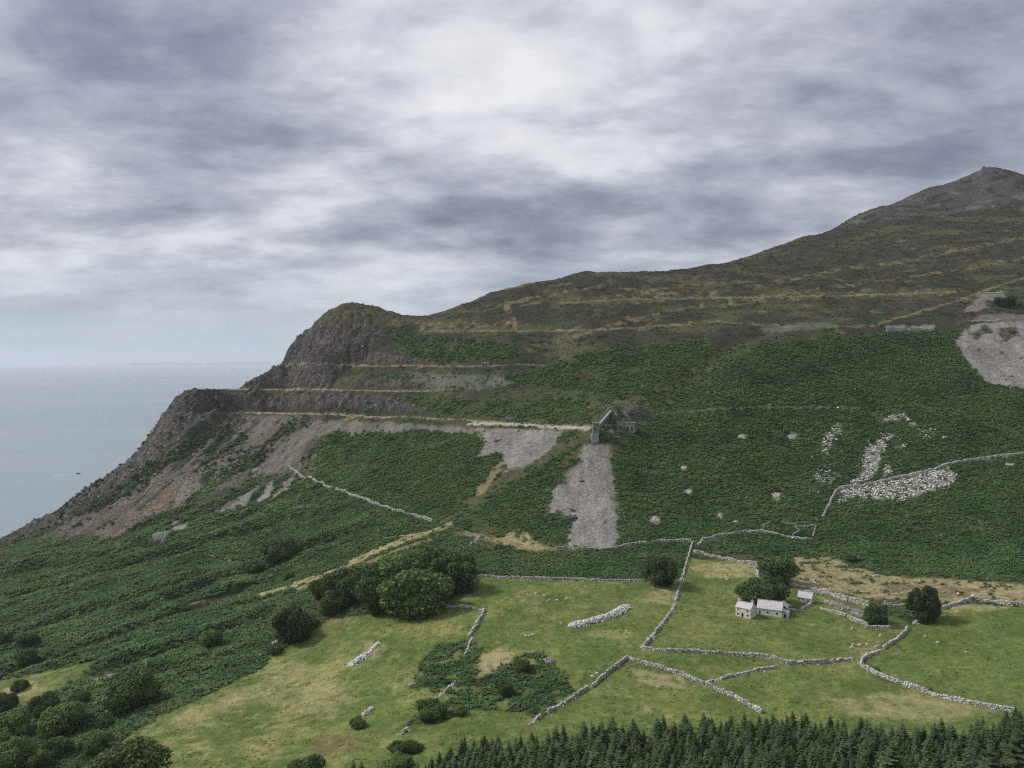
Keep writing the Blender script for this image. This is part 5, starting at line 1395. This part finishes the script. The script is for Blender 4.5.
scatter('bracken', np.stack([x, y, ground(x, y) - 0.05], -1), np.stack([s * 1.15, s * 1.15, s * rng.uniform(0.75, 1.25, len(x))], -1), rng.uniform(0, 6.28, len(x)), rng.integers(0, 4, len(x)), FERNS,
        'dark green bracken covering the lower hillside', 'bracken', 0.25)

# loose stones
x, y, j, i = sample(FIELDM * (0.42 + 0.25 * fbm(X, Y, 5, 2, 311)) * 0.7)
s = rng.uniform(0.7, 2.1, len(x)) ** 1.1
scatter('boulder_field', np.stack([x, y, ground(x, y) + 0.25 * s], -1), np.stack([s, s * 0.85, s * 0.8], -1), rng.uniform(0, 6.28, len(x)), rng.integers(0, 5, len(x)), [rock_mesh('field_stone', 500 + q, M_WALL) for q in range(5)], 'field of white boulders below and above the long grey wall', 'boulders', 0.5)
GROCKS = [rock_mesh('stone', 200 + i, M_GREY) for i in range(4)]
x, y, j, i = sample(STONE * sstep(0.4, 0.8, STONE) * (0.06 - 0.03 * far) * (Y < 1100))
s = rng.uniform(0.3, 1.0, len(x))
scatter('scree_stones', np.stack([x, y, ground(x, y) + 0.1 * s], -1), np.stack([s, s, s * 0.8], -1), rng.uniform(0, 6.28, len(x)), rng.integers(0, 4, len(x)), GROCKS, 'grey loose stones on the spoil slopes', 'scree', 0.5)
# rushes and tussocks on rough ground and heather on the moor
def tuft_mesh(seed, mat, n=16, h=0.6):
    r = np.random.default_rng(seed)
    c = np.stack([r.normal(0, 0.3, n), r.normal(0, 0.3, n), r.uniform(0.05, h, n)], -1); nn = r.normal(size=(n, 3)) + (0, 0, 0.6)
    return quads_mesh('tuft', c, nn, r.uniform(0.12, 0.26, n), mat)
M_TUFT = leaf_material('rough_grass', (0.075, 0.085, 0.034), (0.13, 0.125, 0.056), (0.22, 0.19, 0.095))
M_HEATH = leaf_material('heather', (0.024, 0.026, 0.017), (0.044, 0.046, 0.028), (0.075, 0.07, 0.042))
TUFTS = [tuft_mesh(320, M_TUFT, 14, 0.35), tuft_mesh(321, M_TUFT, 14, 0.4)]
HEATHS = [tuft_mesh(330 + i, M_HEATH, 18, 0.55) for i in range(2)]
x, y, j, i = sample((GRASSM > 0.2) * (GRASSM < 0.75) * (0.09 - 0.05 * far) * (Y > 480))
s = rng.uniform(0.6, 1.4, len(x)) * (0.8 + 0.8 * far[j, i])
scatter('rough_grass', np.stack([x, y, ground(x, y)], -1), np.stack([s, s, s * 0.8], -1), rng.uniform(0, 6.28, len(x)), rng.integers(0, 2, len(x)), TUFTS, 'straw coloured tussocks on the rough grass', 'grass')
hm = np.clip(1 - BRK - STONE - ROCKM - GRASSM - TREAD, 0, 1) * (Y > 560) * sstep(-0.3, 0.3, fbm(X / 2, Y, 14, 3, 340))
x, y, j, i = sample(hm * (0.10 - 0.05 * far))
s = rng.uniform(0.8, 1.9, len(x)) * (0.8 + 0.6 * far[j, i])
print('heather', len(x))
scatter('heather', np.stack([x, y, ground(x, y)], -1), np.stack([s * 1.2, s * 1.2, s * 0.7], -1), rng.uniform(0, 6.28, len(x)), rng.integers(0, 2, len(x)), HEATHS, 'dark heather and scrub on the upper moor', 'heather')
if conif_stuff:
    a = np.array(conif_stuff); h = a[:, 4]
    scatter('spruce_thicket', a[:, 1:4], np.stack([h, h, h], -1), rng.uniform(0, 6, len(a)), rng.integers(0, 5, len(a)), SPRUCE, 'dense young spruces filling the plantation at the bottom edge', 'spruces', 0.04)

# dark gorse and thorn scrub, added to stand in for furrow shade on the left slope and along the moor edge
M_GORSE = leaf_material('gorse', (0.014, 0.025, 0.012), (0.028, 0.046, 0.020), (0.05, 0.074, 0.03))
GORSE = [tuft_mesh(350 + i, M_GORSE, 46, 0.9) for i in range(3)]
gm = BRK * sstep(0.12, 0.4, -LRIDGE + 0.5 * fbm(X, Y, 28, 3, 352)) * sstep(0.0, 0.3, fbm(X / 1.6, Y, 24, 3, 353)) * left
gm = gm + 0.35 * BRK * sstep(0.34, 0.5, fbm(X / 1.8, Y, 20, 4, 354)) * hill
gm = gm + 0.5 * np.clip(ribs, 0, 1) * sstep(0.05, 0.3, rn_)
x, y, j, i = sample(np.clip(gm, 0, 1) * (0.16 - 0.06 * far))
s = rng.uniform(0.9, 2.2, len(x)) * (1 + 0.3 * far[j, i])
print('gorse', len(x))
scatter('gorse_scrub_and_shade', np.stack([x, y, ground(x, y) - 0.1], -1), np.stack([s * 1.25, s * 1.25, s], -1), rng.uniform(0, 6.28, len(x)), rng.integers(0, 3, len(x)), GORSE, 'dark gorse and thorn scrub on the slopes, standing in for shade in the furrows', 'gorse')

# broken crag: blocks standing out of the rock faces, ribs and the summit
M_CRAG = stone_material('crag_rock', (0.060, 0.057, 0.056), (0.175, 0.165, 0.155), 0.5)
M_CRAGL = stone_material('pale_crag_rock', (0.12, 0.108, 0.096), (0.27, 0.245, 0.215), 0.5)
CRAGS = [rock_mesh('crag_block', 400 + i, M_CRAG) for i in range(5)] + [rock_mesh('crag_block', 420 + i, M_CRAGL) for i in range(3)]
cn = sstep(0.0, 0.35, fbm(X, Y, 13, 3, 401))
m1 = np.clip(rk, 0, 1) * (0.25 + 0.75 * cn) * 0.05
m2 = rbm * sstep(0.25, 0.5, RIB) * 0.035
m3 = pk * 0.010 * cn + humpm * sstep(285, 295, ZT) * 0.012 * cn
x, y, j, i = sample(m1 + m2 + m3)
pale = rng.random(len(x)) < np.where(m2[j, i] > m1[j, i], 0.75, 0.10)
s = rng.uniform(1.3, 4.2, len(x)) * (1 + 0.5 * (rng.random(len(x)) < 0.15)) * np.where(rbm[j, i] > 0.3, 0.8, 1.0)
print('crag', len(x))
scatter('crag_blocks', np.stack([x, y, ground(x, y)], -1), np.stack([s, s * rng.uniform(0.6, 1, len(x)), s * rng.uniform(0.8, 1.5, len(x))], -1), rng.uniform(0, 6.28, len(x)), np.where(pale, rng.integers(5, 8, len(x)), rng.integers(0, 5, len(x))), CRAGS,
        'dark broken rock standing out of the quarry faces and headland', 'crags', 0.5)

# rushes and longer grass in the pastures
M_RUSH = leaf_material('rushes', (0.075, 0.105, 0.030), (0.115, 0.150, 0.045), (0.19, 0.205, 0.075))
RUSH = [tuft_mesh(360 + i, M_RUSH, 16, 0.22) for i in range(3)]
rm = sstep(0.75, 0.95, GRASSM) * (Y < 620) * (0.15 + 0.85 * sstep(0.02, 0.35, fbm(X / 1.3, Y, 12, 4, 361)))
x, y, j, i = sample(rm * 0.22)
s = rng.uniform(0.45, 1.0, len(x))
scatter('pasture_rushes', np.stack([x, y, ground(x, y)], -1), np.stack([s * 1.2, s * 1.2, s * 0.8], -1), rng.uniform(0, 6.28, len(x)), rng.integers(0, 3, len(x)), RUSH, 'tufts of rush and longer grass in the pastures', 'rushes')

# thin sea air between here and the horizon
hm_, hb_ = new_mat('haze')
hb_.n('ShaderNodeOutputMaterial', {'Volume': hb_.n('ShaderNodeVolumePrincipled', {'Color': (0.82, 0.88, 0.95, 1), 'Density': 0.000036, 'Anisotropy': 0.2}).outputs[0]})
hz_v = BOX * np.array([140000, 66000, 700]) + np.array([0, 31500, 315])
kind(obj('haze', mesh_from('haze', hz_v, BOXF, hm_)), 'stuff', 'thin pale haze over the sea and hills', 'haze')
